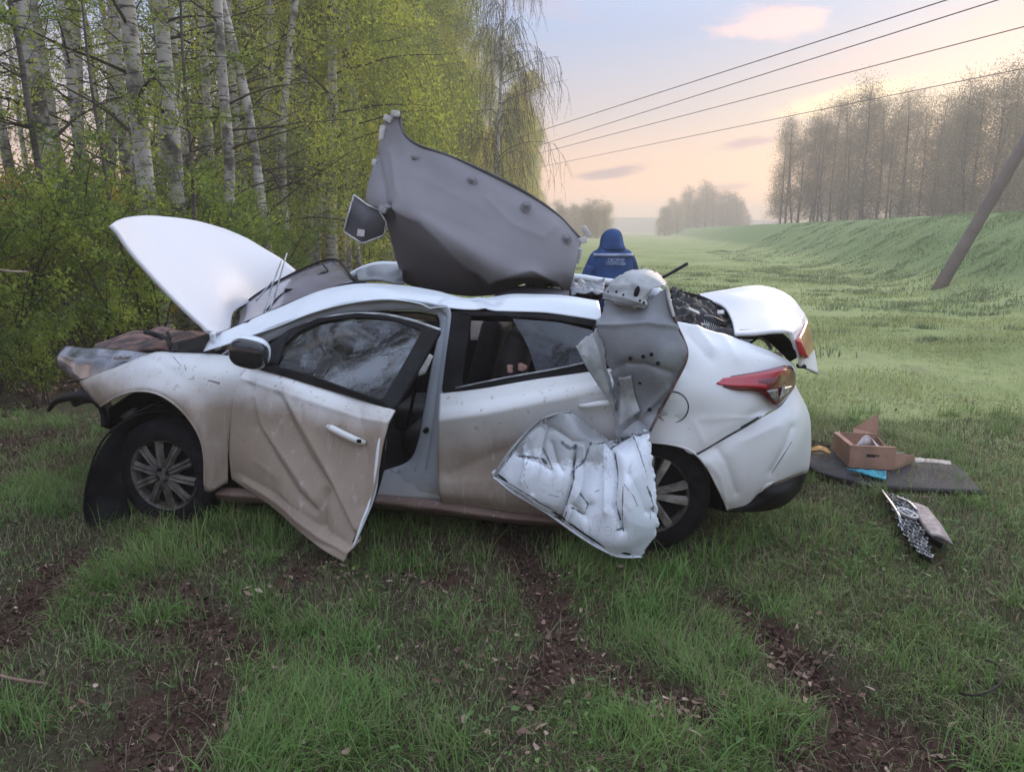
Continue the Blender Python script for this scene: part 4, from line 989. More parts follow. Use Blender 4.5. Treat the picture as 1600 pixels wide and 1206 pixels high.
# ---- raised hood
hood = patch('hood', [
 [(175,350,.12),(208,398,.11),(250,445,.11),(290,485,.12),(325,517,.13)],
 [(183,345,.22),(222,396,.20),(265,444,.20),(308,488,.21),(340,519,.22)],
 [(200,340,.42),(243,388,.38),(287,432,.38),(328,474,.40),(359,514,.42)],
 [(240,337,.72),(282,378,.68),(322,418,.68),(352,456,.70),(366,487,.72)],
 [(298,343,1.1),(330,372,1.06),(358,403,1.05),(384,436,1.06),(402,465,1.08)],
 [(352,358,1.5),(385,372,1.48),(412,388,1.47),(440,405,1.47),(462,422,1.48)]], M_hood, car, 70, 60, .022, nz=(.006, 2.2),
 creases=[([(185,362),(225,413),(270,458),(318,505)], 8, .010), ([(235,370),(285,420),(330,462)], 12, -.006), ([(262,402),(300,435),(340,470)], 5, .004)])
tube('hinge', [S(332,520,.15), S(333,532,.17), S(340,545,.2)], [.018, .014, .02], M_rail, hood, 8, 10)
# ---- windscreen thrown forward
ws = patch('windscreen', [
 [(372,487,.9),(400,462,1.0),(455,430,1.1),(520,406,1.2)],
 [(372,500,.65),(415,474,.72),(475,440,.8),(538,421,.9)],
 [(365,517,.38),(420,493,.42),(490,466,.46),(554,439,.52)]], M_wind, car, 30, 16, .012, nz=(.006, 3))
tube('screen_edge', [S(*p) for p in [(365,517,.37),(372,487,.9),(400,461,1.0),(455,429,1.1),(520,405,1.2),(554,438,.52)]], .008, M_blk, ws, 6, 40)
tube('wiper_blade', [S(*p) for p in [(417,486,.55),(432,468,.68),(446,457,.75)]], .008, M_blk, ws, 6, 10)
tube('wiper_blade', [S(*p) for p in [(457,453,.78),(480,440,.85),(507,426,.92)]], .010, M_blk, ws, 6, 10)
tube('wiper_arm', [S(*p) for p in [(504,413,1.0),(512,424,.9),(496,430,.88)]], .006, M_blk, ws, 6, 8)
box('wiper_clip', S(452, 455, .74), (.05, .03, .03), M_blk, ws, bevel=.004)
for pts in ([(418,492,.5),(430,460,.6),(448,396,.8)], [(412,490,.5),(424,450,.6),(440,408,.78)], [(400,470,.6),(425,440,.7)]):
    tube('wiper_rod', [S(*p) for p in pts], .005, M_steel, ws, 5, 12)

# ---- front end
patch('radiator_support', [
 [(150,541,1.4),(200,518,1.45),(245,513,1.4),(290,513,1.35),(330,518,1.3)],
 [(145,548,.9),(190,533,.9),(245,527,.9),(290,527,.88),(335,530,.85)],
 [(215,547,.45),(240,545,.42),(270,541,.4),(310,543,.4),(335,545,.4)]], M_rust, car, 60, 26, .02, nz=(.03, 5), creases=[([(230,520),(262,530),(270,545)], 5, -.05), ([(200,545),(250,535),(300,530)], 4, .03)])
box('engine_cover', CARI @ CARM @ Vector((-1.25, .75, .72)), (.75, .85, .28), M_blk, car, bevel=.05)
box('battery', Vector((-1.45, .42, .74)), (.24, .2, .2), M_dark, car, bevel=.01)
tube('coolant_hose', [S(*p) for p in [(228,519,1.0),(240,522,.85),(255,528,.8),(268,540,.6),(262,548,.5)]], .018, M_blk, car, 8, 20)
tube('cable', [S(*p) for p in [(262,520,.8),(266,532,.7),(258,536,.7),(272,546,.5),(300,548,.45)]], .012, M_blk, car, 6, 20)
patch('scuttle_panel', [[(270,538,.5),(335,520,.6),(372,514,.7)], [(275,552,.2),(325,552,.2),(350,550,.2)]], M_blk, car, 16, 8, .02, nz=(.02, 7))
patch('inner_wing', [[(225,549,.28),(290,549,.26),(345,552,.24)], [(225,585,.3),(290,580,.3),(345,590,.3)]], M_dark, car, 16, 6, .01)
patch('headlamp', [
 [(103,541,.75),(150,543,.55),(195,546,.38),(236,551,.22)],
 [(88,558,.72),(125,562,.50),(175,562,.33),(222,557,.22)],
 [(92,575,.70),(115,580,.50),(160,576,.32),(208,564,.22)],
 [(104,586,.68),(120,594,.46),(145,588,.34),(190,573,.24)]], M_head, car, 40, 20, .05, nz=(.008, 6))
patch('lamp_reflector', [[(180,556,.28),(205,556,.24)], [(176,562,.28),(200,561,.24)]], M_clr, car, 5, 4, .004)
tube('bumper_bracket', [S(*p) for p in [(76,641,.6),(86,628,.55),(105,621,.5),(130,618,.4),(158,628,.36)]], [.012,.02,.026,.03,.02], M_blk, car, 8, 24)
patch('bumper_remnant', [[(100,620,.55),(128,608,.45),(150,612,.4)], [(118,636,.5),(138,630,.42),(158,640,.38)]], M_blk, car, 10, 8, .02, nz=(.02, 14))
patch('front_crossmember', [[(132,600,.5),(145,618,.42),(162,640,.36),(168,665,.3)], [(150,600,.9),(165,622,.85),(180,645,.8),(186,668,.7)]], M_dark, car, 14, 8, .03, nz=(.02, 9))

# ---- wheels
def wheel(name, c, yaw, style, tilt=0):
    w_ = bpy.data.objects.new(name, None); col.objects.link(w_); w_.parent = car; w_.location = c; w_.rotation_euler = (tilt, .3, yaw); w_.empty_display_size = .1
    ty = [(.205, .0), (.235, -.008), (.27, -.006), (.292, .006), (.303, .018), (.306, .03), (.300, .034), (.300, .040), (.307, .044), (.308, .085), (.301, .089), (.301, .096), (.308, .10), (.308, .14), (.300, .15), (.306, .16), (.300, .18), (.27, .195), (.205, .19)]
    V, Fc = lathe_data(ty, 64)
    mk('tyre', V, Fc, M_rub, w_)
    mk('rim', *lathe_data([(.210, .0), (.204, .006), (.196, .010), (.190, .03), (.175, .08), (.175, .17)], 48), M_alloy, w_)
    mk('wheel_disc', *lathe_data([(.178, .045), (.10, .04), (.0, .04)], 32), M_dark, w_)
    if style == 0:
        prof = [(.045, .0, .012), (.075, .0, .020), (.13, .004, .017), (.19, .012, .022)]
        n = 10
        for k in range(n):
            a = 2*math.pi*k/n+.1; V, Fc = [], []
            for r_, off, hw in prof:
                for sx, dz in ((-1, .012), (-.55, -.004), (-.1, .004), (.1, .004), (.55, -.004), (1, .012)):
                    wx = sx*hw; x_ = r_*math.cos(a)-wx*math.sin(a); z_ = r_*math.sin(a)+wx*math.cos(a); V.append((x_, off+dz, z_))
            for i in range(3):
                for j in range(5): Fc.append((i*6+j, i*6+j+1, i*6+7+j, i*6+6+j))
            o = mk('spoke', V, Fc, M_alloy, w_, smooth=False); s_ = o.modifiers.new('solid', 'SOLIDIFY'); s_.thickness = .008
        mk('hub', *lathe_data([(0, -.004), (.05, -.002), (.062, .008), (.065, .02)], 28), M_alloy, w_)
        for k in range(4):
            a = math.pi/2*k+.75
            V, Fc = lathe_data([(0, .0), (.011, .0), (.012, .002), (.015, -.003), (.017, .006)], 14)
            mk('wheel_bolt', *xf((V, Fc), Matrix.Translation((math.cos(a)*.040, -.006, math.sin(a)*.040))), M_blk, w_)
    else:
        for k in range(5):
            a0 = 2*math.pi*k/5+.35
            for s2 in (-1, 1):
                V, Fc = [], []
                for r_, off, hw, sp in ((.04, .004, .012, .012), (.09, .002, .013, .022), (.14, .006, .015, .033), (.195, .014, .018, .044)):
                    cx_ = s2*sp
                    for sx, dz in ((-1, .014), (-.7, 0), (.7, 0), (1, .014)):
                        wx = cx_+sx*hw; V.append((r_*math.cos(a0)-wx*math.sin(a0), off+dz, r_*math.sin(a0)+wx*math.cos(a0)))
                for i in range(3):
                    for j in range(3): Fc.append((i*4+j, i*4+j+1, i*4+5+j, i*4+4+j))
                o = mk('spoke', V, Fc, M_alloy2, w_, smooth=False); s_ = o.modifiers.new('solid', 'SOLIDIFY'); s_.thickness = .008
        mk('hub', *lathe_data([(0, -.004), (.03, -.002), (.045, .008), (.05, .02)], 24), M_alloy2, w_)
    return w_
wheel('front_wheel', S(255, 742, .03), R(-3), 0)
wheel('rear_wheel', S(1012, 772, .02), 0, 1)
for s_, nm in ((-1.305, 'front_wheel'), (1.305, 'rear_wheel')):
    w_ = wheel(nm, Vector((s_, 1.68, .30)), R(180), 1)
patch('wheel_arch_liner', [
 [(262,640,.08),(225,645,.05),(190,662,.0),(160,695,-.05),(143,735,-.08),(133,780,-.09),(136,815,-.09),(152,838,-.08)],
 [(262,648,.15),(228,656,.10),(198,676,.06),(178,708,.0),(166,745,-.03),(160,785,-.04),(166,818,-.05),(180,842,-.05)],
 [(262,660,.3),(238,672,.22),(216,694,.14),(204,720,.10),(198,750,.05),(200,785,.04),(210,815,.04),(222,838,.03)]], M_blk, car, 50, 14, .006, nz=(.012, 6))
tube('liner_edge', [S(*p) for p in [(258,627,.05),(222,640,.0),(180,667,-.03),(155,697,-.06),(141,735,-.085),(132,780,-.095),(135,815,-.095),(151,839,-.085)]], .006, M_rub, car, 6, 40)
patch('inner_arch', [[(170,640,.3),(215,614,.12),(255,620,.10),(292,650,.10),(318,695,.10),(322,765,.1)], [(175,690,.7),(215,650,.7),(255,650,.7),(290,670,.7),(305,700,.7),(310,760,.7)]], M_dark, car, 30, 8, .01)
patch('inner_arch', [[(930,760,.12),(960,695,.12),(1018,693,.12),(1086,712,.12),(1120,760,.12),(1136,800,.12)], [(940,760,.7),(965,700,.7),(1010,695,.7),(1060,710,.7),(1085,750,.7),(1095,790,.7)]], M_dark, car, 30, 8, .01)
patch('strut', [[(192,625,.45),(212,632,.45)], [(185,650,.45),(205,660,.45)]], M_prim, car, 4, 4, .03)

# ---- torn metal hanging over the rear door
torn = patch('torn_roof_panel', [
 [(946,468,.04),(975,474,-.03),(1010,468,-.05),(1041,448,-.04)],
 [(940,488,.02),(970,490,-.07),(1012,487,-.09),(1047,474,-.05)],
 [(934,509,.0),(968,509,-.12),(1015,506,-.13),(1057,506,-.05)],
 [(940,530,-.02),(970,540,-.13),(1020,548,-.16),(1074,553,-.06)],
 [(952,580,-.03),(980,585,-.12),(1022,585,-.13),(1056,595,-.04)],
 [(960,634,-.03),(982,640,-.05),(1008,638,-.06),(1032,640,-.05)],
 [(964,684,-.05),(980,683,-.10),(1000,679,-.12),(1015,672,-.12)]], M_prim, car, 70, 80, .003, jag=4, nz=(.010, 6),
 creases=[([(932,508),(968,508),(1010,505),(1057,510)], 3, .016), ([(950,580),(975,568),(1010,570),(1050,582)], 4, -.02), ([(968,600),(990,650),(1008,665)], 6, -.03), ([(975,680),(1010,640),(1040,605)], 5, .02)])
patch('torn_roof_flap', [
 [(936,510,-.01),(918,524,-.07),(901,540,-.12)],
 [(944,548,-.05),(930,556,-.10),(914,566,-.13)],
 [(952,590,-.05),(942,594,-.09),(930,592,-.11)],
 [(964,640,-.05),(954,626,-.07),(944,612,-.08)]], M_prim2, torn, 20, 30, .003, jag=4, nz=(.008, 8), creases=[([(925,524),(950,610)], 4, .012)])
tube('torn_edge', [S(*p) for p in [(1041,448,-.04),(1047,474,-.05),(1057,506,-.05),(1074,553,-.06),(1056,597,-.05),(1033,640,-.06),(1016,673,-.12)]], .007, M_rust, torn, 5, 40)
tube('bright_torn_edge', [S(*p) for p in [(1041,447,-.045),(1046,470,-.055),(1053,495,-.06)]], .008, M_foam, torn, 5, 14)
tube('torn_edge', [S(*p) for p in [(901,540,-.125),(914,566,-.135),(930,592,-.115),(944,612,-.085),(962,640,-.05)]], .006, M_prim2, torn, 5, 24)
cap = patch('torn_bracket', [
 [(958,436,.16),(985,421,.18),(1015,421,.18),(1036,434,.12),(1043,448,.06)],
 [(948,450,.05),(972,434,.0),(1002,429,-.02),(1025,438,-.02),(1038,447,-.03)],
 [(938,464,.0),(962,466,-.09),(990,468,-.12),(1006,462,-.10),(1020,451,-.06)],
 [(940,467,.0),(960,473,-.09),(988,480,-.12),(1008,481,-.09),(1010,466,-.04)]], M_prim2, torn, 50, 40, .003, jag=3, nz=(.008, 8), creases=[([(945,460),(985,470),(1008,475)], 3, .016), ([(955,448),(990,446),(1010,452)], 5, .012), ([(975,436),(1000,470)], 8, -.010)])
for u, v, t_, a, b_ in ((995,456,-.105,.012,.028), (976,443,-.04,.005,.006), (963,456,-.07,.005,.006), (950,456,-.045,.004,.005), (974,461,-.10,.005,.006), (1000,470,-.13,.006,.006), (1006,473,-.12,.006,.006)):
    V, Fc = lathe_data([(0, -.004), (.9, -.004), (1, .004)], 18); mk('punched_hole', *xf((V, Fc), Matrix.Translation(S(u, v, t_)) @ Matrix.Rotation(.25, 4, 'Y') @ Matrix.Diagonal((a, .5, b_, 1))), M_blk, cap)
for u, v, t_ in ((1018,554,-.165), (1028,568,-.15), (1005,557,-.15), (1000,598,-.10), (968,600,-.1), (985,560,-.15), (1015,640,-.08)):
    V, Fc = lathe_data([(0, -.003), (.008, -.003), (.010, .003)], 12); mk('punched_hole', *xf((V, Fc), Matrix.Translation(S(u, v, t_-.012))), M_blk, torn)
patch('torn_brace', [[(966,590,-.13),(986,588,-.14)], [(968,625,-.09),(992,618,-.09)], [(966,668,-.12),(1000,642,-.1)]], M_prim2, torn, 8, 14, .006, creases=[([(975,590),(985,650)], 4, .01)])
CRK = [([(955,690),(957,740),(959,790),(966,815)], 1.6, 1.0), ([(974,760),(972,810),(974,832)], 1.5, .9), ([(902,705),(898,750),(884,792)], 1.8, .8), ([(990,682),(1004,735),(1017,775)], 1.5, .9), ([(1000,705),(1012,760),(1022,800)], 1.3, .8),
 ([(808,712),(846,716),(852,724)], 3.5, .75), ([(848,700),(858,720),(862,732)], 1.6, .9), ([(826,712),(820,748),(826,765)], 1.3, .7), ([(892,792),(912,806),(920,788),(905,770)], 2.6, .7), ([(885,800),(880,815),(872,820)], 2.2, .8), ([(975,757),(990,775),(996,790)], 1.8, .7),
 ([(930,768),(938,766)], 1.8, .8), ([(925,690),(905,728),(892,742)], 3, .75), ([(878,690),(890,700),(900,695)], 5, .8), ([(935,692),(970,686),(1000,680)], 4, .8), ([(962,828),(975,830)], 2, 1.0), ([(770,742),(815,766),(870,800)], 1.6, .8), ([(790,722),(800,705),(825,690)], 1.5, .7), ([(1008,760),(1020,790),(1015,810)], 1.3, .8), ([(850,770),(880,778)], 3, .55)]
low = patch('crumpled_sheet', [
 [(838,662,-.05),(862,650,-.07),(892,644,-.1),(925,668,-.05),(962,683,-.06),(1013,671,-.1)],
 [(808,693,-.09),(850,690,-.15),(895,690,-.19),(935,695,-.15),(975,705,-.20),(1017,700,-.15)],
 [(785,722,-.11),(840,730,-.21),(890,735,-.26),(935,740,-.20),(980,745,-.28),(1022,740,-.18)],
 [(770,745,-.11),(830,768,-.22),(880,780,-.28),(930,790,-.26),(980,795,-.32),(1026,785,-.22)],
 [(800,766,-.13),(835,786,-.20),(878,808,-.25),(925,832,-.28),(975,842,-.32),(1024,830,-.22)],
 [(830,784,-.13),(852,796,-.18),(885,820,-.23),(922,845,-.25),(960,867,-.27),(1004,869,-.22)]], M_torn, car, 170, 150, .003, jag=3.5, nz=(.006, 3.5), ridged=(.005, 4.0), crack=CRK,
 creases=[([(955,688),(957,740),(958,790),(972,828)], 5, -.045), ([(945,690),(947,740),(948,800)], 7, .022), ([(902,700),(896,750),(880,795),(872,812)], 5, -.038), ([(912,700),(906,760),(888,810)], 5, .022),
          ([(990,680),(1005,740),(1018,790)], 5, .030), ([(996,690),(1010,750),(1020,800)], 3, -.02), ([(850,665),(838,740),(832,770)], 5, -.018), ([(820,700),(822,730),(816,752)], 4, .014),
          ([(895,790),(915,808),(922,790)], 6, -.028), ([(985,740),(1000,770),(1010,800)], 5, -.016), ([(850,660),(895,688),(930,690),(962,686)], 8, -.02), ([(806,712),(840,722),(860,735)], 4, -.012), ([(860,690),(868,720),(878,735)], 4, -.016)])
0 and patch('primer_underside', [
 [(838,660,-.07),(862,648,-.09),(892,643,-.12),(925,667,-.08),(958,682,-.09)],
 [(822,678,-.10),(855,672,-.16),(895,672,-.19),(928,684,-.17),(955,692,-.13)],
 [(812,690,-.11),(850,694,-.17),(885,700,-.225),(915,700,-.20),(948,698,-.16)]], M_prim2, low, 60, 30, .003, ridged=(.010, 5.0), nz=(.008, 4), creases=[([(868,655),(878,690)], 5, -.02), ([(905,660),(915,690)], 5, .02)])
tube('folded_hem', [S(*p) for p in [(771,745,-.125),(800,768,-.14),(830,786,-.145),(862,806,-.20),(900,833,-.25),(935,855,-.27),(968,869,-.27),(1003,870,-.22)]], [.004,.006,.007,.006,.007,.007,.006,.004], M_torn, low, 6, 60)
tube('hem_groove', [S(*p) for p in [(778,741,-.135),(806,762,-.155),(838,782,-.19),(875,806,-.25),(915,835,-.275),(950,856,-.285),(985,866,-.27)]], .005, M_blk, low, 5, 50)
tube('folded_hem', [S(*p) for p in [(771,745,-.12),(786,720,-.12),(808,692,-.10),(838,661,-.06),(862,649,-.08),(892,643,-.11)]], .007, M_prim2, low, 6, 40)

# ---- trunk lid
lid = patch('trunk_lid', [
 [(1148,521,.30),(1180,520,.30),(1212,517,.30),(1234,520,.32),(1246,545,.34)],
 [(1142,497,.62),(1178,493,.62),(1218,493,.62),(1246,505,.64),(1261,543,.66)],
 [(1126,476,1.0),(1164,468,1.0),(1212,468,1.0),(1246,488,1.02),(1269,536,1.0)],
 [(1080,461,1.45),(1130,453,1.42),(1188,446,1.4),(1236,463,1.38),(1262,500,1.3)]], M_hood, car, 50, 40, .016, nz=(.004, 3), creases=[([(1236,520),(1252,510),(1256,490)], 5, .008)])
patch('lid_rear_face', [[(1234,520,.32),(1248,505,.66),(1254,492,1.0)], [(1246,545,.34),(1262,541,.66),(1270,535,1.0)], [(1252,572,.36),(1270,580,.62),(1279,584,.82)]], M_hood, lid, 20, 24, .012)
patch('lid_lamp', [[(1249,530,.34),(1258,512,.66),(1263,500,.9)], [(1260,560,.33),(1268,552,.6),(1273,545,.84)]], M_or, lid, 10, 12, .012)
patch('lid_lamp_edge', [[(1243,531,.30),(1252,533,.31)], [(1249,553,.31),(1264,560,.32)]], M_red, lid, 5, 8, .012)
patch('lid_lining', [[(1156,524,.36),(1195,524,.36),(1222,532,.36),(1240,562,.38)], [(1160,530,1.1),(1195,532,1.1),(1216,548,1.1),(1234,566,1.0)]], M_dark, lid, 24, 8, .03)
tube('lid_hinge', [S(*p) for p in [(1160,524,.45),(1178,524,.5),(1196,532,.5),(1205,545,.45)]], .010, M_steel, lid, 6, 14)
tube('lid_hinge', [S(*p) for p in [(1165,540,.5),(1178,532,.5),(1186,524,.5),(1200,526,.5)]], .007, M_blk, lid, 6, 14)
box('number_plate_lamp', S(1252, 572, .40), (.04, .05, .015), M_blk, lid)
# ---- parcel shelf, cavity and debris behind the torn panel
patch('parcel_shelf', [
 [(1048,455,1.3),(1080,462,1.3),(1120,480,1.3),(1142,500,1.25)],
 [(1050,478,.9),(1085,485,.9),(1120,498,.88),(1146,510,.85)],
 [(1055,505,.42),(1090,514,.40),(1120,522,.38),(1152,534,.36)]], M_seat, car, 50, 40, .02, nz=(.05, 6), ridged=(.03, 9))
tube('rubber_gasket', [S(*p) for p in [(1050,458,1.3),(1090,466,1.25),(1120,480,1.1),(1138,498,.9),(1148,522,.5)]], .022, M_rub, car, 8, 40)
tube('rubber_gasket', [S(*p) for p in [(1060,470,1.1),(1095,478,1.05),(1118,492,.9),(1132,512,.6)]], .014, M_rub, car, 8, 30)
rr = random.Random(3)
for k in range(10):
    u = 1100+k*3.6; v = 500+k*1.6
    tube('speaker_grille_bar', [S(u, v, .55), S(u+7, v+22, .42)], .0025, M_prim2, car, 4)
for k in range(9):
    u, v = rr.uniform(1062, 1135), rr.uniform(485, 515); V, Fc = box_data(S(u, v, .6), (rr.uniform(.03, .07), rr.uniform(.02, .05), .008), Matrix.Rotation(rr.uniform(-.8, .8), 3, 'X') @ Matrix.Rotation(rr.uniform(-.6, .6), 3, 'Y'))
    mk('broken_trim', V, Fc, (M_foam, M_prim2, M_seat)[k % 3], car, smooth=False)
patch('rear_seat_hump', [[(1060,482,1.0),(1080,474,.9),(1100,480,.9),(1118,495,.9)], [(1060,500,.7),(1085,497,.7),(1105,502,.7),(1118,508,.7)]], M_seat, car, 24, 12, .03, nz=(.01, 5))
box('paper_label', S(1068, 470, 1.0), (.07, .04, .004), M_foam, car, M=Matrix.Rotation(.5, 3, 'X'))
tube('roof_strip', [S(*p) for p in [(1035,434,1.0),(1055,423,1.05),(1074,412,1.1)]], [.008, .010, .010], M_blk, car, 6, 10)
patch('trunk_floor', [[(1060,560,.35),(1240,590,.4)], [(1060,540,1.4),(1220,550,1.4)]], M_dark, car, 8, 6, .02)

# ---- far side of the body and interior
patch('far_inner_panel', [[(-1.15,1.60,.95),(0,1.64,.96),(1.0,1.62,.96),(1.9,1.5,.9)], [(-1.15,1.62,.24),(0,1.62,.24),(1.0,1.62,.24),(1.9,1.5,.3)]], M_dark, car, 12, 8, .02, fn=lambda a, b, c: Vector((a, b, c)))
def L(s_, t_, z_): return Vector((s_, t_, z_))
def lp(name, rows, mat, nu=20, nv=10, thick=.01, parent=car, nz=None):
    return patch(name, rows, mat, parent, nu, nv, thick, fn=lambda a, b, c: Vector((a, b, c)), nz=nz)
lp('far_body_side', [[(-1.95,1.62,.78),(-1.0,1.66,.86),(0,1.68,.90),(1.0,1.66,.92),(2.0,1.5,.90)], [(-2.0,1.68,.55),(-1.0,1.73,.6),(0,1.74,.62),(1.0,1.73,.62),(2.1,1.6,.6)], [(-1.9,1.66,.22),(-1.0,1.7,.2),(0,1.7,.2),(1.0,1.7,.2),(2.0,1.55,.3)]], M_rail, 40, 12, .02)
fr = [(560,418,1.35),(590,412,1.36),(640,420,1.38),(760,428,1.38),(880,430,1.38),(960,440,1.36)]
tube('far_roof_rail', [S(*p) for p in [(548,432,1.4),(575,419,1.38),(610,415,1.38),(700,425,1.38),(800,430,1.38),(895,434,1.38),(945,441,1.38),(1010,448,1.38)]], .028, M_rail, car, 8, 40)
tube('far_front_pillar', [S(548,432,1.4), L(-1.15, 1.62, .95)], .03, M_rail, car, 8)
tube('far_middle_pillar', [S(800,430,1.38), L(.15, 1.66, .9)], .04, M_jamb, car, 8)
tube('far_rear_pillar', [S(1010,448,1.38), L(1.7, 1.6, .92)], .05, M_rail, car, 8)
patch('far_window_glass', [[(820,436,1.42),(890,438,1.42),(960,444,1.42)], [(820,462,1.46),(890,466,1.46),(960,470,1.46)]], M_tint, car, 10, 6, .004)
patch('torn_visor', [[(556,424,1.1),(585,416,1.15),(628,416,1.2)], [(560,438,.9),(590,438,.9),(632,444,.9)]], M_prim, car, 30, 14, .01, nz=(.03, 7), creases=[([(575,424),(600,430),(625,424)], 4, -.04)])
patch('crumpled_wire_mesh', [[(888,440,1.1),(915,440,1.1),(945,442,1.1)], [(892,460,.7),(918,462,.7),(942,464,.7)]], M_prim, car, 30, 16, .006, nz=(.03, 10), ridged=(.02, 12))
lp('floor_pan', [[(-1.1,.12,.28),(0,.12,.26),(2.0,.3,.35)], [(-1.1,1.66,.28),(0,1.66,.26),(2.0,1.5,.35)]], M_dark, 12, 8, .03)
lp('firewall', [[(-1.05,.15,.9),(-1.05,.9,.95),(-1.05,1.6,.9)], [(-.95,.15,.3),(-.95,.9,.3),(-.95,1.6,.3)]], M_dark, 12, 8, .05)
lp('dashboard', [[(-1.05,.22,.92),(-1.05,.9,.95),(-1.05,1.6,.92)], [(-.80,.22,.95),(-.80,.9,.98),(-.80,1.6,.95)], [(-.68,.24,.86),(-.68,.9,.88),(-.68,1.6,.86)], [(-.80,.24,.6),(-.80,.9,.6),(-.80,1.6,.6)]], M_blk, 20, 24, .03)
bx = box('instrument_hood', S(480, 572, .38), (.20, .30, .11), M_blk, car, bevel=.03)
box('instrument_panel', S(484, 570, .22), (.07, .01, .045), M_prim, bx, bevel=.008)
tc = S(520, 588, .45); n_ = Vector((1, -.05, .45)).normalized(); e1 = n_.cross(Vector((0, 0, 1))).normalized(); e2 = n_.cross(e1)
stw = tube('steering_wheel', [tc+(e1*math.cos(a)+e2*math.sin(a))*.185 for a in np.linspace(0, 2*math.pi, 33)[:-1]], .015, M_seat, car, 8, closed=True)
mk('wheel_hub', *ellipsoid(tc, (.04, .07, .06)), M_seat, stw)
for a in (0, 2.1, 4.2): tube('wheel_spoke', [tc, tc+(e1*math.cos(a)+e2*math.sin(a))*.18], .012, M_seat, stw, 6)
def seat(x0, y0, w_, tilt, mat=M_seat):
    s_ = box('seat_cushion', L(x0, y0, .45), (.50, w_, .16), mat, car, bevel=.05)
    bk = box('seat_back', L(x0+.32, y0, .78), (.14, w_*.92, .62), mat, car, bevel=.055, M=Matrix.Rotation(tilt, 3, 'Y'))
    return bk
seat(S(809,541,.5).x-.36, .50, .50, .25); seat(S(772,538,1.0).x-.36, 1.0, .50, .25)
hr = mk('headrest', *ellipsoid(S(809, 541, .50), (.062, .14, .085), 24, 16, .75, Matrix.Rotation(.12, 3, 'Y')), simple('headrest_leather', (.035, .03, .038), .3, var=.2, coat=.3), car)
tube('headrest_post', [S(806,560,.46), S(803,585,.48)], .007, M_steel, car, 6); tube('headrest_post', [S(816,560,.56), S(813,585,.58)], .007, M_steel, car, 6)
mk('headrest', *ellipsoid(S(772, 538, 1.0), (.06, .14, .09), 24, 16, .75), M_seat, car)
patch('pale_lining_scrap', [[(735,500,1.2),(780,500,1.2),(800,512,1.2)], [(735,530,1.1),(755,530,1.1),(775,520,1.1)]], M_beige, car, 14, 8, .006, nz=(.02, 6))
patch('beige_roof_trim', [[(622,490,.35),(655,491,.35),(688,497,.35)], [(625,499,.40),(655,500,.40),(686,505,.40)]], M_beige, car, 10, 5, .01)
patch('dark_roof_trim', [[(555,489,.34),(590,487,.34),(622,490,.34)], [(555,500,.42),(590,500,.42),(622,503,.42)]], M_dark, car, 10, 5, .01)
lp('rear_bench', [[(.55,.25,.50),(.55,.9,.52),(.55,1.55,.50)], [(1.0,.25,.48),(1.0,.9,.48),(1.0,1.55,.48)], [(1.15,.25,.70),(1.15,.9,.70),(1.15,1.55,.70)], [(1.25,.25,.98),(1.25,.9,.98),(1.25,1.55,.98)]], M_seat, 16, 24, .08)
# white torn clip and scraps visible in the doorway and window
patch('torn_foil', [[(670,552,.14),(677,556,.14)], [(655,580,.12),(668,575,.12)], [(654,588,.12),(664,584,.12)]], M_foam, car, 5, 8, .006)
for u, v, a in ((797, 577, .3), (815, 574, -.4)):
    patch('pink_paper_scrap', [[(u-9, v-4, .30), (u, v-7, .26), (u+9, v-3, .30)], [(u-8, v+4, .28), (u+1, v+6, .25), (u+8, v+3, .28)]], simple('pinkish_paper', (.50, .30, .26), .8), car, 8, 6, .003, nz=(.015, 20))
tube('seat_belt', [S(660,520,.3), S(650,600,.32), S(630,690,.4)], .012, M_blk, car, 4, 14)

# ---- roof lining standing on edge
LG = [
 [(603,182,1.0),(624,178,1.0),(629,206,.98),(652,226,.96),(700,243,.95),(760,269,.95),(820,300,.95),(870,335,.95),(909,375,.95)],
 [(590,235,.92),(610,238,.92),(636,248,.88),(668,262,.86),(713,277,.82),(765,305,.80),(820,336,.78),(868,364,.78),(905,395,.82)],
 [(570,312,.80),(598,316,.66),(632,318,.62),(668,330,.62),(712,348,.62),(762,372,.60),(815,398,.60),(862,410,.64),(900,418,.74)],
 [(600,345,.82),(620,352,.78),(650,362,.72),(684,378,.62),(722,398,.58),(768,424,.55),(818,436,.58),(858,436,.66),(895,438,.74)],
 [(630,440,1.25),(655,450,1.25),(685,456,1.22),(715,461,1.18),(745,463,1.12),(782,459,1.05),(822,446,.95),(855,449,.92),(888,457,.86)]]
lining = patch('roof_lining', LG, M_felt, car, 120, 90, .012, nz=(.012, 3), creases=[
 ([(612,325),(660,345),(700,380),(735,415),(770,432)], 9, .030), ([(770,432),(830,424),(870,436),(886,452)], 6, .030), ([(780,444),(840,438),(862,452)], 6, -.03),
 ([(760,312),(800,350),(850,372),(868,355)], 7, .012), ([(590,240),(600,300),(597,318)], 8, -.025), ([(612,240),(618,300)], 6, .016), ([(745,430),(760,452)], 6, -.014), ([(605,318),(614,345)], 6, -.05), ([(640,270),(700,300),(760,330)], 14, .006)])
tube('lining_hem', [S(*p) for p in [(624,178,.99),(629,206,.97),(652,226,.95),(700,243,.94),(760,269,.94),(820,300,.94),(870,335,.94),(909,375,.94)]], .008, M_felt2, lining, 6, 60)
flap = patch('lining_flap', [[(553,306,.80),(575,322,.78),(600,326,.76)], [(545,332,.76),(572,345,.74),(604,348,.74)], [(537,362,.80),(566,380,.76),(600,368,.78)]], M_felt2, lining, 24, 20, .012, nz=(.01, 6))
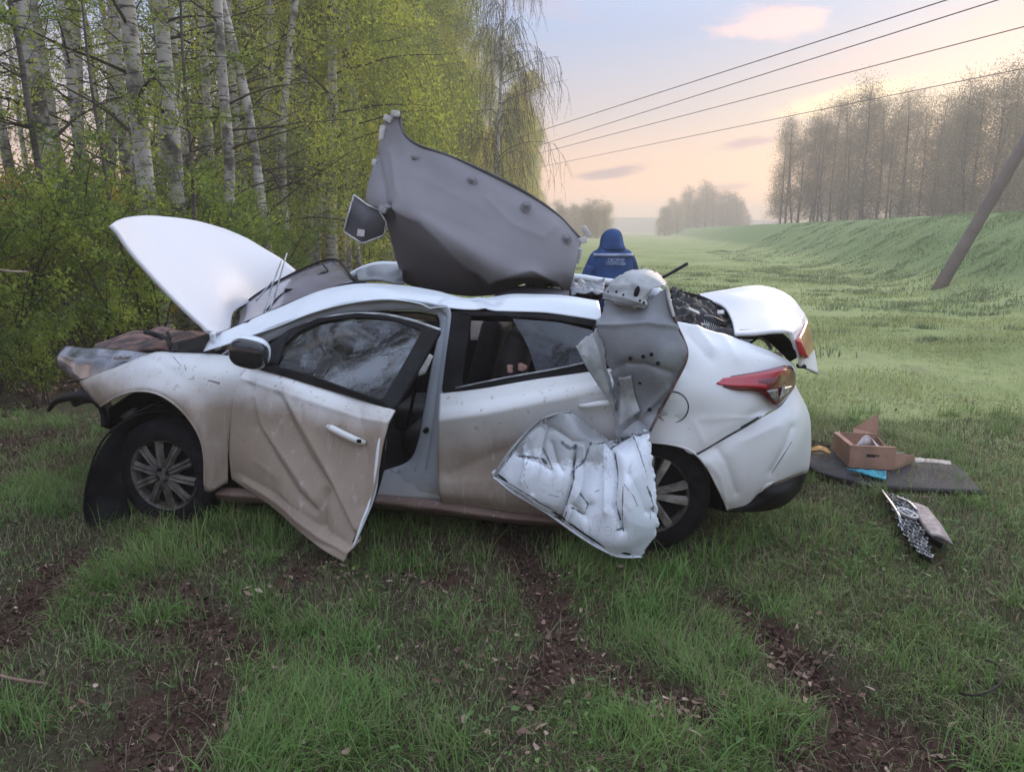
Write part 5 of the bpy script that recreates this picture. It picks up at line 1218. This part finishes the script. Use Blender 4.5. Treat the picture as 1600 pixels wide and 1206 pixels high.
tube('torn_felt_fringe', [S(*p) for p in [(553,305,.80),(575,321,.77),(592,328,.75),(604,348,.73),(600,368,.77),(566,381,.75),(537,362,.79),(545,332,.75),(553,305,.80)]], .006, M_foam, flap, 4, 50, lin=True)
box('white_label', S(564, 364, .735), (.045, .004, .040), M_foam, flap, M=Matrix.Rotation(.12, 3, 'Y'))
box('torn_bracket', S(598, 328, .66), (.05, .03, .03), M_prim2, lining, M=Matrix.Rotation(.5, 3, 'Y'), bevel=.006)
for u, v, t_, sx, sz, a in ((618,178,.97,.045,.035,.1), (606,186,.97,.05,.035,.5), (597,208,.95,.030,.085,.2), (585,254,.90,.026,.036,.15), (916,362,.94,.03,.07,-.6), (909,376,.94,.06,.035,-.2), (904,400,.86,.03,.09,.2), (893,434,.76,.03,.05,.1)):
    box('foam_clip', S(u, v, t_), (sx, .03, sz), M_foam, lining, M=Matrix.Rotation(a, 3, 'Y'), bevel=.006)
for u, v, t_ in ((648,247,.885), (737,282,.82), (822,322,.79), (885,373,.78)):
    c_ = S(u, v, t_); V, Fc = lathe_data([(0, -.020), (.010, -.018), (.016, -.008), (.019, 0), (.026, -.002), (.034, .006)], 20)
    mk('trim_button', *xf((V, Fc), Matrix.Translation(c_) @ Matrix.Rotation(-.35, 4, 'X')), M_felt, lining)
for u, w2 in ((829, 15), (846, 8), (858, 6), (870, 13)):
    box('white_label', S(u, 453, .76), (w2*.0034, .004, .036), M_foam, lining)
patch('lining_skirt', [[(776,458,.72),(820,446,.74),(890,454,.74)], [(770,466,.62),(830,462,.62),(889,462,.62)]], M_felt2, lining, 14, 5, .008)
for k in range(3): box('label_mark', S(826+k*17, 453, .757), (.012, .004, .012), M_blk, lining)
# ================================================================ THINGS ON THE MEADOW
def GZ(u, v, z): return G(u, v, z)
M_board = simple('dark_board', (.045, .038, .042), .75, var=.2, nscale=6, bump=.3, bscale=120)
M_card = simple('cardboard', (.44, .25, .175), .8, var=.10, nscale=7, bump=.15, bscale=90)
M_paper = simple('white_paper', (.72, .68, .70), .7, var=.08)
M_cyan = simple('turquoise_fabric', (.04, .33, .42), .5, var=.25, nscale=20)
M_yel = simple('ochre_cloth', (.55, .30, .09), .7, var=.25, nscale=20)
mat_ = patch('load_floor_board', [
 [(1266,707,.10),(1330,703,.07),(1420,717,.05),(1492,724,.05)],
 [(1262,724,.08),(1340,730,.06),(1430,738,.05),(1512,742,.05)],
 [(1272,736,.05),(1350,755,.045),(1440,764,.045),(1534,767,.06)]], M_board, None, 40, 16, .022, fn=GZ)
tag(mat_, 'flat dark boot floor board lying on the grass under the cardboard box', 'board')
pw = patch('paper_sheet', [[(1425,714,.055),(1450,716,.06),(1485,720,.06)], [(1430,722,.05),(1455,723,.05),(1487,726,.05)]], simple('pale_sheet', (.55, .46, .40), .8), None, 12, 6, .004, fn=GZ, nz=(.008, 12))
tag(pw, 'pale strip of card sticking out behind the dark board', 'sheet')
# cardboard box with a standing flap
ZB = .055
A = G(1326, 731, ZB); B = G(1397, 734, ZB); Cc = G(1300, 708, ZB); Dd = B+(Cc-A)*.95
h = .155; bt = empty('cardboard_box', (A+B+Cc+Dd)/4)
tag(bt, 'open brown cardboard box with a raised flap on the dark board', 'box')
oB = bt.location.copy(); up = Vector((0, 0, 1))
def wall(name, a, b, h0, out, mat=M_card, th=.005, lean=0, hole=None, h1=None):
    a, b = a-oB, b-oB; n_ = (b-a).cross(up).normalized(); o_ = n_*lean
    h1 = h0 if h1 is None else h1
    if hole:
        xs_ = [0, hole[0], hole[1], 1]; zs_ = [0, hole[2], hole[3], 1]
        V = [a.lerp(b, x_)+(up*h0+o_)*z_ for z_ in zs_ for x_ in xs_]
        Fc = [(i*4+j, i*4+j+1, i*4+5+j, i*4+4+j) for i in range(3) for j in range(3) if not (i == 1 and j == 1)]
    else:
        V = [a, b, b+up*h1+o_, a+up*h0+o_]; Fc = [(0, 1, 2, 3)]
    o = mk(name, V, Fc, mat, bt, smooth=False); m_ = o.modifiers.new('solid', 'SOLIDIFY'); m_.thickness = th; m_.offset = 0; return o
wall('front_wall', A, B, h, 1, hole=(.36, .64, .50, .66)); wall('left_wall', Cc, A, h, 1); wall('back_wall', Dd, Cc, h, 1); wall('right_wall', B, Dd, h*.5, 1, h1=h*.9)
wall('raised_flap', Dd+up*h, Cc.lerp(Dd, .45)+up*h, .14, 1, lean=.03, h1=.03)
fl = mk('rim_flap', [A-oB+up*h, B-oB+up*h, B-oB+up*(h-.01)+(Dd-B)*.16, A-oB+up*(h-.01)+(Cc-A)*.16], [(0, 1, 2, 3)], M_card, bt, smooth=False); m_ = fl.modifiers.new('solid', 'SOLIDIFY'); m_.thickness = .006
fl = mk('rim_flap', [Cc-oB+up*h, A-oB+up*h, A-oB+up*(h+.004)+(B-A)*.08, Cc-oB+up*(h+.004)+(B-A)*.10], [(0, 1, 2, 3)], M_card, bt, smooth=False); m_ = fl.modifiers.new('solid', 'SOLIDIFY'); m_.thickness = .006
E1 = G(1428, 722, ZB); fl = mk('side_flap', [B-oB, E1-oB, E1-oB+up*.05, B-oB+up*.11], [(0, 1, 2, 3)], M_card, bt, smooth=False); m_ = fl.modifiers.new('solid', 'SOLIDIFY'); m_.thickness = .006
mk('bottom', [A-oB+up*.004, B-oB+up*.004, Dd-oB+up*.004, Cc-oB+up*.004], [(0, 1, 2, 3)], M_card, bt, smooth=False)
pp = patch('paper', [[(1340,697,.19),(1355,680,.26),(1372,698,.19)], [(1345,700,.17),(1362,694,.19),(1380,702,.17)]], M_paper, None, 20, 16, .003, fn=GZ, nz=(.04, 11))
tag(pp, 'crumpled white paper inside the cardboard box', 'paper')
pp = patch('paper', [[(1397,706,.12),(1412,708,.12)], [(1399,713,.08),(1414,713,.08)]], M_paper, None, 8, 6, .003, fn=GZ, nz=(.008, 14))
tag(pp, 'small white paper beside the right flap of the box', 'paper')
cy = patch('turquoise_packet', [[(1322,731,.09),(1340,733,.085),(1362,733,.085),(1384,736,.08)], [(1330,735,.08),(1348,737,.09),(1366,738,.085),(1385,742,.08)], [(1340,737,.075),(1355,742,.08),(1370,745,.08),(1384,748,.075)]], M_cyan, None, 24, 14, .010, fn=GZ, nz=(.012, 16))
tag(cy, 'crumpled turquoise packet in front of the cardboard box', 'packet')
yl = patch('ochre_rag', [[(1264,699,.12),(1278,696,.15),(1292,699,.13)], [(1266,705,.11),(1280,704,.13),(1298,708,.11)]], M_yel, None, 18, 10, .012, fn=GZ, nz=(.015, 14))
tag(yl, 'ochre yellow rag between the rear bumper and the cardboard box', 'rag')

# torn off radiator grille
gb = G(1430, 815, .05); gr_ = empty('radiator_grille', gb); tag(gr_, 'torn off chrome mesh grille with oval badge lying in the grass', 'car grille')
GM = lambda u, v, z: G(u, v, z)-gb
def gpatch(name, rows, mat, nu=16, nv=8, th=.006, par=gr_, nz=None):
    o = patch(name, rows, mat, par, nu, nv, th, fn=GM, nz=nz); return o
gpatch('grille_backing', [[(1378,767,.05),(1402,776,.07),(1424,781,.07)], [(1396,800,.06),(1424,806,.09),(1442,810,.08)], [(1408,828,.05),(1436,838,.07),(1452,845,.06)], [(1440,868,.04),(1449,872,.04),(1456,875,.04)]], M_blk, 16, 20, .02)
le = cr([Vector(p) for p in ((1381,769,.075),(1398,800,.095),(1411,829,.085),(1441,868,.062))], 15); re_ = cr([Vector(p) for p in ((1424,782,.10),(1441,810,.105),(1450,845,.09),(1456,874,.06))], 15)
for k in range(14):
    for j in range(5):
        q_ = le[k].lerp(re_[k], (j+.5*(k % 2)+.2)/5.2); c_ = GM(q_.x, q_.y, q_.z)
        mk('mesh_link', *tube_data([c_+Vector((math.cos(a)*.016, math.sin(a)*.020, 0)) for a in (0, 1.57, 3.14, 4.71)], .0045, 4, closed=True), (M_steel, M_chrome, M_foam)[(k+j) % 3], gr_)
tube('chrome_strip', [GM(*p) for p in [(1377,765,.08),(1392,785,.10),(1404,805,.10),(1410,829,.07)]], .009, M_chrome, gr_, 6, 24)
tube('chrome_strip', [GM(*p) for p in [(1400,776,.10),(1420,784,.11),(1432,796,.11)]], .007, M_chrome, gr_, 6, 16)
gpatch('plate_holder', [[(1427,784,.10),(1440,788,.11),(1450,793,.10)], [(1438,810,.11),(1456,812,.11),(1470,818,.09)], [(1454,834,.10),(1472,838,.10),(1490,850,.06)]], simple('dusty_grey_plastic', (.34, .28, .27), .6, var=.2, nscale=30), 16, 16, .012)
gpatch('grille_edge', [[(1427,784,.10),(1438,810,.11),(1454,834,.10),(1475,848,.08)], [(1427,790,.05),(1438,818,.05),(1452,842,.05),(1472,856,.04)]], M_blk, 16, 6, .012)
# oval badge with slanted letter
bc = GM(1418, 801, .125); ax1 = (GM(1432, 808, .12)-GM(1404, 793, .13))/2; ax2 = ax1.cross(Vector((0, 0, 1))).normalized()*.032
bd = tube('oval_badge', [bc+ax1*math.cos(a)+ax2*math.sin(a) for a in np.linspace(0, 2*math.pi, 37)[:-1]], .0065, M_foam, gr_, 6, closed=True)
for p, q_ in (((-.62, -.55), (-.38, .62)), ((.38, -.62), (.62, .55)), ((-.50, .0), (.50, .12))):
    tube('badge_letter_stroke', [bc+ax1*p[0]+ax2*p[1]+Vector((0, 0, .002)), bc+ax1*q_[0]+ax2*q_[1]+Vector((0, 0, .002))], .006, M_foam, bd, 5)

# broken twig ring near the lower right corner and loose stick at the wood edge
tw = tube('bent_twig', [G(u, v, z) for u, v, z in ((1498,1082,.03),(1530,1085,.06),(1560,1070,.08),(1568,1050,.09),(1556,1036,.07),(1540,1030,.04))], .004, TWIG, None, 5, 30)
tag(tw, 'thin bent twig curling in the grass at the lower right', 'twig')
tw = tube('fallen_stick', [G(0, 1055, .05), G(30, 1062, .05), G(75, 1068, .03)], .006, simple('pink_stick', (.30, .18, .14), .7), None, 5, 10)
tag(tw, 'thin fallen stick in the grass at the left picture edge', 'twig')
tw = tube('fallen_stick', [P(-10, 420, 6.8), P(15, 424, 6.9), P(42, 425, 7.0)], .012, simple('cut_branch', (.40, .30, .24), .7), None, 6, 10)
tag(tw, 'pale broken branch poking from the shrubs at the left edge', 'branch')

# ================================================================ PERSON IN BLUE
PX = P(957, 400, 8.4); pe = empty('person', (PX.x, 8.4, 0), R(6))
tag(pe, 'person in hooded blue work jacket seen from behind beyond the car', 'person')
M_blue = simple('blue_jacket', (.018, .065, .20), .75, var=.14, nscale=6, bump=.3, bscale=60)
M_navy = simple('navy_trousers', (.015, .02, .05), .85)
M_skin = simple('skin', (.45, .28, .20), .55)
M_band = simple('reflective_band', (.33, .38, .54), .5)
# body: one continuous skinned figure facing away (+y)
sk = [((0, 0, .92), .13, None), ((0, .01, 1.12), .14, 0), ((0, .02, 1.30), .13, 1), ((0, .05, 1.42), .055, 2), ((0, .08, 1.47), .07, 3), ((0, .085, 1.52), .06, 4),
      ((-.19, .03, 1.33), .06, 2), ((-.27, .10, 1.08), .045, 6), ((-.22, .34, .98), .035, 7), ((.19, .03, 1.33), .06, 2), ((.27, .10, 1.08), .045, 9), ((.20, .34, .98), .035, 10),
      ((-.10, 0, .84), .095, 0), ((-.12, .03, .48), .06, 12), ((-.12, 0, .09), .042, 13), ((-.13, .14, .04), .035, 14), ((.10, 0, .84), .095, 0), ((.12, .03, .48), .06, 16), ((.12, 0, .09), .042, 17), ((.13, .14, .04), .035, 18)]
me = bpy.data.meshes.new('body'); me.from_pydata([s_[0] for s_ in sk], [(i, s_[2]) for i, s_ in enumerate(sk) if s_[2] is not None], []); me.update()
bo = link('body', me, pe, M_navy)
md = bo.modifiers.new('skin', 'SKIN')
for i, s_ in enumerate(sk): me.skin_vertices[0].data[i].radius = (s_[1], s_[1])
me.skin_vertices[0].data[0].use_root = True
sb = bo.modifiers.new('sub', 'SUBSURF'); sb.levels = 1; sb.render_levels = 2
hd = mk('head', *ellipsoid(Vector((0, .085, 1.485)), (.072, .090, .108), 24, 18), M_skin, bo)
mk('nose', *ellipsoid(Vector((0, .178, 1.47)), (.014, .02, .022), 10, 8), M_skin, hd)
for s_ in (-1, 1):
    mk('eye', *ellipsoid(Vector((.03*s_, .163, 1.50)), (.013, .010, .009), 10, 8), M_foam, hd)
def rings(name, rs, mat, par, n=40, pw=.97, cap=False):
    V, Fc = [], []
    for cx_, cy_, cz_, rx, ry in rs:
        for k in range(n):
            a = 2*math.pi*k/n; sg = lambda v: math.copysign(abs(v)**pw, v)
            V.append(Vector((cx_+rx*sg(math.cos(a)), cy_+ry*sg(math.sin(a)), cz_)))
    for i in range(len(rs)-1):
        for k in range(n): k2 = (k+1) % n; Fc.append((i*n+k, i*n+k2, (i+1)*n+k2, (i+1)*n+k))
    if cap: Fc.append(tuple((len(rs)-1)*n+k for k in range(n)))
    for i, v in enumerate(V): V[i] = v+Vector((0, 1, 0))*.018*mnoise.noise(Vector((v.x*9, v.y*9, v.z*5)))+Vector((1, 0, 0))*.012*mnoise.noise(v*7)
    o = mk(name, V, Fc, mat, par); m_ = o.modifiers.new('solid', 'SOLIDIFY'); m_.thickness = .006; return o
jk = rings('jacket', [(0, 0, .74, .235, .17), (0, 0, .90, .235, .17), (0, 0, 1.02, .238, .165), (0, .0, 1.18, .240, .16), (0, .01, 1.27, .226, .155), (0, .02, 1.335, .205, .148), (0, .03, 1.385, .172, .135), (0, .04, 1.43, .138, .12), (0, .055, 1.47, .10, .10)], M_blue, pe)
hoodp = rings('jacket_hood', [(0, .02, 1.385, .150, .140), (0, .03, 1.41, .148, .142), (0, .05, 1.45, .134, .140), (.0, .06, 1.49, .126, .138), (.005, .07, 1.53, .116, .130), (.01, .075, 1.565, .100, .115), (.014, .08, 1.592, .078, .09), (.017, .083, 1.610, .048, .055), (.018, .085, 1.618, .012, .012)], M_blue, jk, cap=True)
for s_ in (-1, 1):
    sl_ = tube('sleeve', [Vector((.12*s_, .02, 1.355)), Vector((.175*s_, .02, 1.30)), Vector((.228*s_, .03, 1.19)), Vector((.275*s_, .10, 1.06)), Vector((.255*s_, .24, 1.01)), Vector((.22*s_, .34, .97))], [.06, .078, .074, .066, .060, .050], M_blue, jk, 14, 24)
    hb_ = Vector((.215*s_, .37, .965)); hnd = mk('hand', *ellipsoid(hb_, (.040, .048, .020), 14, 10), M_skin, pe)
    for f_ in range(4):
        b_ = hb_+Vector((-.028+.018*f_, .04, 0)); tube('finger', [b_, b_+Vector((0, .028, -.004)), b_+Vector((0, .046-.004*abs(f_-1.5), -.022))], [.0095, .009, .007], M_skin, hnd, 8, 8)
    tb = hb_+Vector((-.036*s_, .0, 0)); tube('thumb', [tb, tb+Vector((-.018*s_, .026, -.006)), tb+Vector((-.016*s_, .046, -.014))], [.011, .010, .008], M_skin, hnd, 8, 8)
rings('reflective_band', [(0, .0, 1.320, .232, .160), (0, .0, 1.352, .222, .153)], M_band, jk)
0 and rings('hood_shadow_trim', [(0, .02, 1.400, .166, .15), (0, .02, 1.408, .166, .15)], M_navy, jk)
for k, (txt, zc, sz) in enumerate((('СКОРАЯ', 1.282, .034), ('ПОМОЩЬ', 1.243, .034))):
    cv = bpy.data.curves.new('lettering', 'FONT'); cv.body = txt; cv.size = sz*1.35; cv.align_x = 'CENTER'; cv.align_y = 'CENTER'; cv.extrude = .0012; cv.offset = .001
    to = bpy.data.objects.new('lettering', cv); col.objects.link(to); me = bpy.data.meshes.new_from_object(to); bpy.data.objects.remove(to)
    for v in me.vertices:
        X_ = v.co.x; Z_ = v.co.y+zc; v.co = Vector((X_, -.180+.018*(X_/.24)**2*4-.006-v.co.z, Z_))
    link('lettering', me, jk, M_band)
# second person's sleeve is visible left of the first: a helper crouching behind the car
P2 = P(903, 420, 8.2); p2 = empty('person', (P2.x-.12, 8.2, 0), R(-60))
tag(p2, 'second person in blue crouching behind the roof lining, only a sleeve showing', 'person')
sk = [((0, 0, .55), .13, None), ((.0, .10, .80), .14, 0), ((0, .20, 1.0), .12, 1), ((0, .27, 1.08), .055, 2), ((0, .32, 1.15), .09, 3), ((0, .34, 1.22), .07, 4),
      ((-.18, .22, 1.02), .06, 2), ((-.24, .38, .88), .05, 6), ((-.18, .58, .86), .035, 7), ((.18, .22, 1.02), .06, 2), ((.24, .38, .90), .05, 9), ((.16, .58, .92), .035, 10),
      ((-.11, .05, .52), .09, 0), ((-.15, .42, .48), .06, 12), ((-.15, .30, .10), .042, 13), ((-.15, .44, .04), .035, 14), ((.11, .05, .52), .09, 0), ((.15, .42, .48), .06, 16), ((.15, .30, .10), .042, 17), ((.15, .44, .04), .035, 18)]
me = bpy.data.meshes.new('body'); me.from_pydata([s_[0] for s_ in sk], [(i, s_[2]) for i, s_ in enumerate(sk) if s_[2] is not None], []); me.update()
bo = link('body', me, p2, M_blue); bo.modifiers.new('skin', 'SKIN')
for i, s_ in enumerate(sk): me.skin_vertices[0].data[i].radius = (s_[1], s_[1])
me.skin_vertices[0].data[0].use_root = True
sb = bo.modifiers.new('sub', 'SUBSURF'); sb.levels = 1; sb.render_levels = 2

# ================================================================ MORNING HAZE
V, Fc = box_data((0, 215, 8.5), (1400, 1010, 22))
hz = mk('haze', V, Fc, None, smooth=False)
m_ = bpy.data.materials.new('morning_haze'); m_.use_nodes = True; q = NT(m_.node_tree); q.n.clear()
pv = q.new('ShaderNodeVolumePrincipled'); pv.inputs['Density'].default_value = .0034; q.put(pv.inputs['Color'], (1.0, .88, .79)); pv.inputs['Anisotropy'].default_value = .2
q.l.new(pv.outputs[0], q.new('ShaderNodeOutputMaterial').inputs['Volume']); hz.data.materials.append(m_)
tag(hz, 'thin pinkish morning haze over the meadow', kind='stuff')
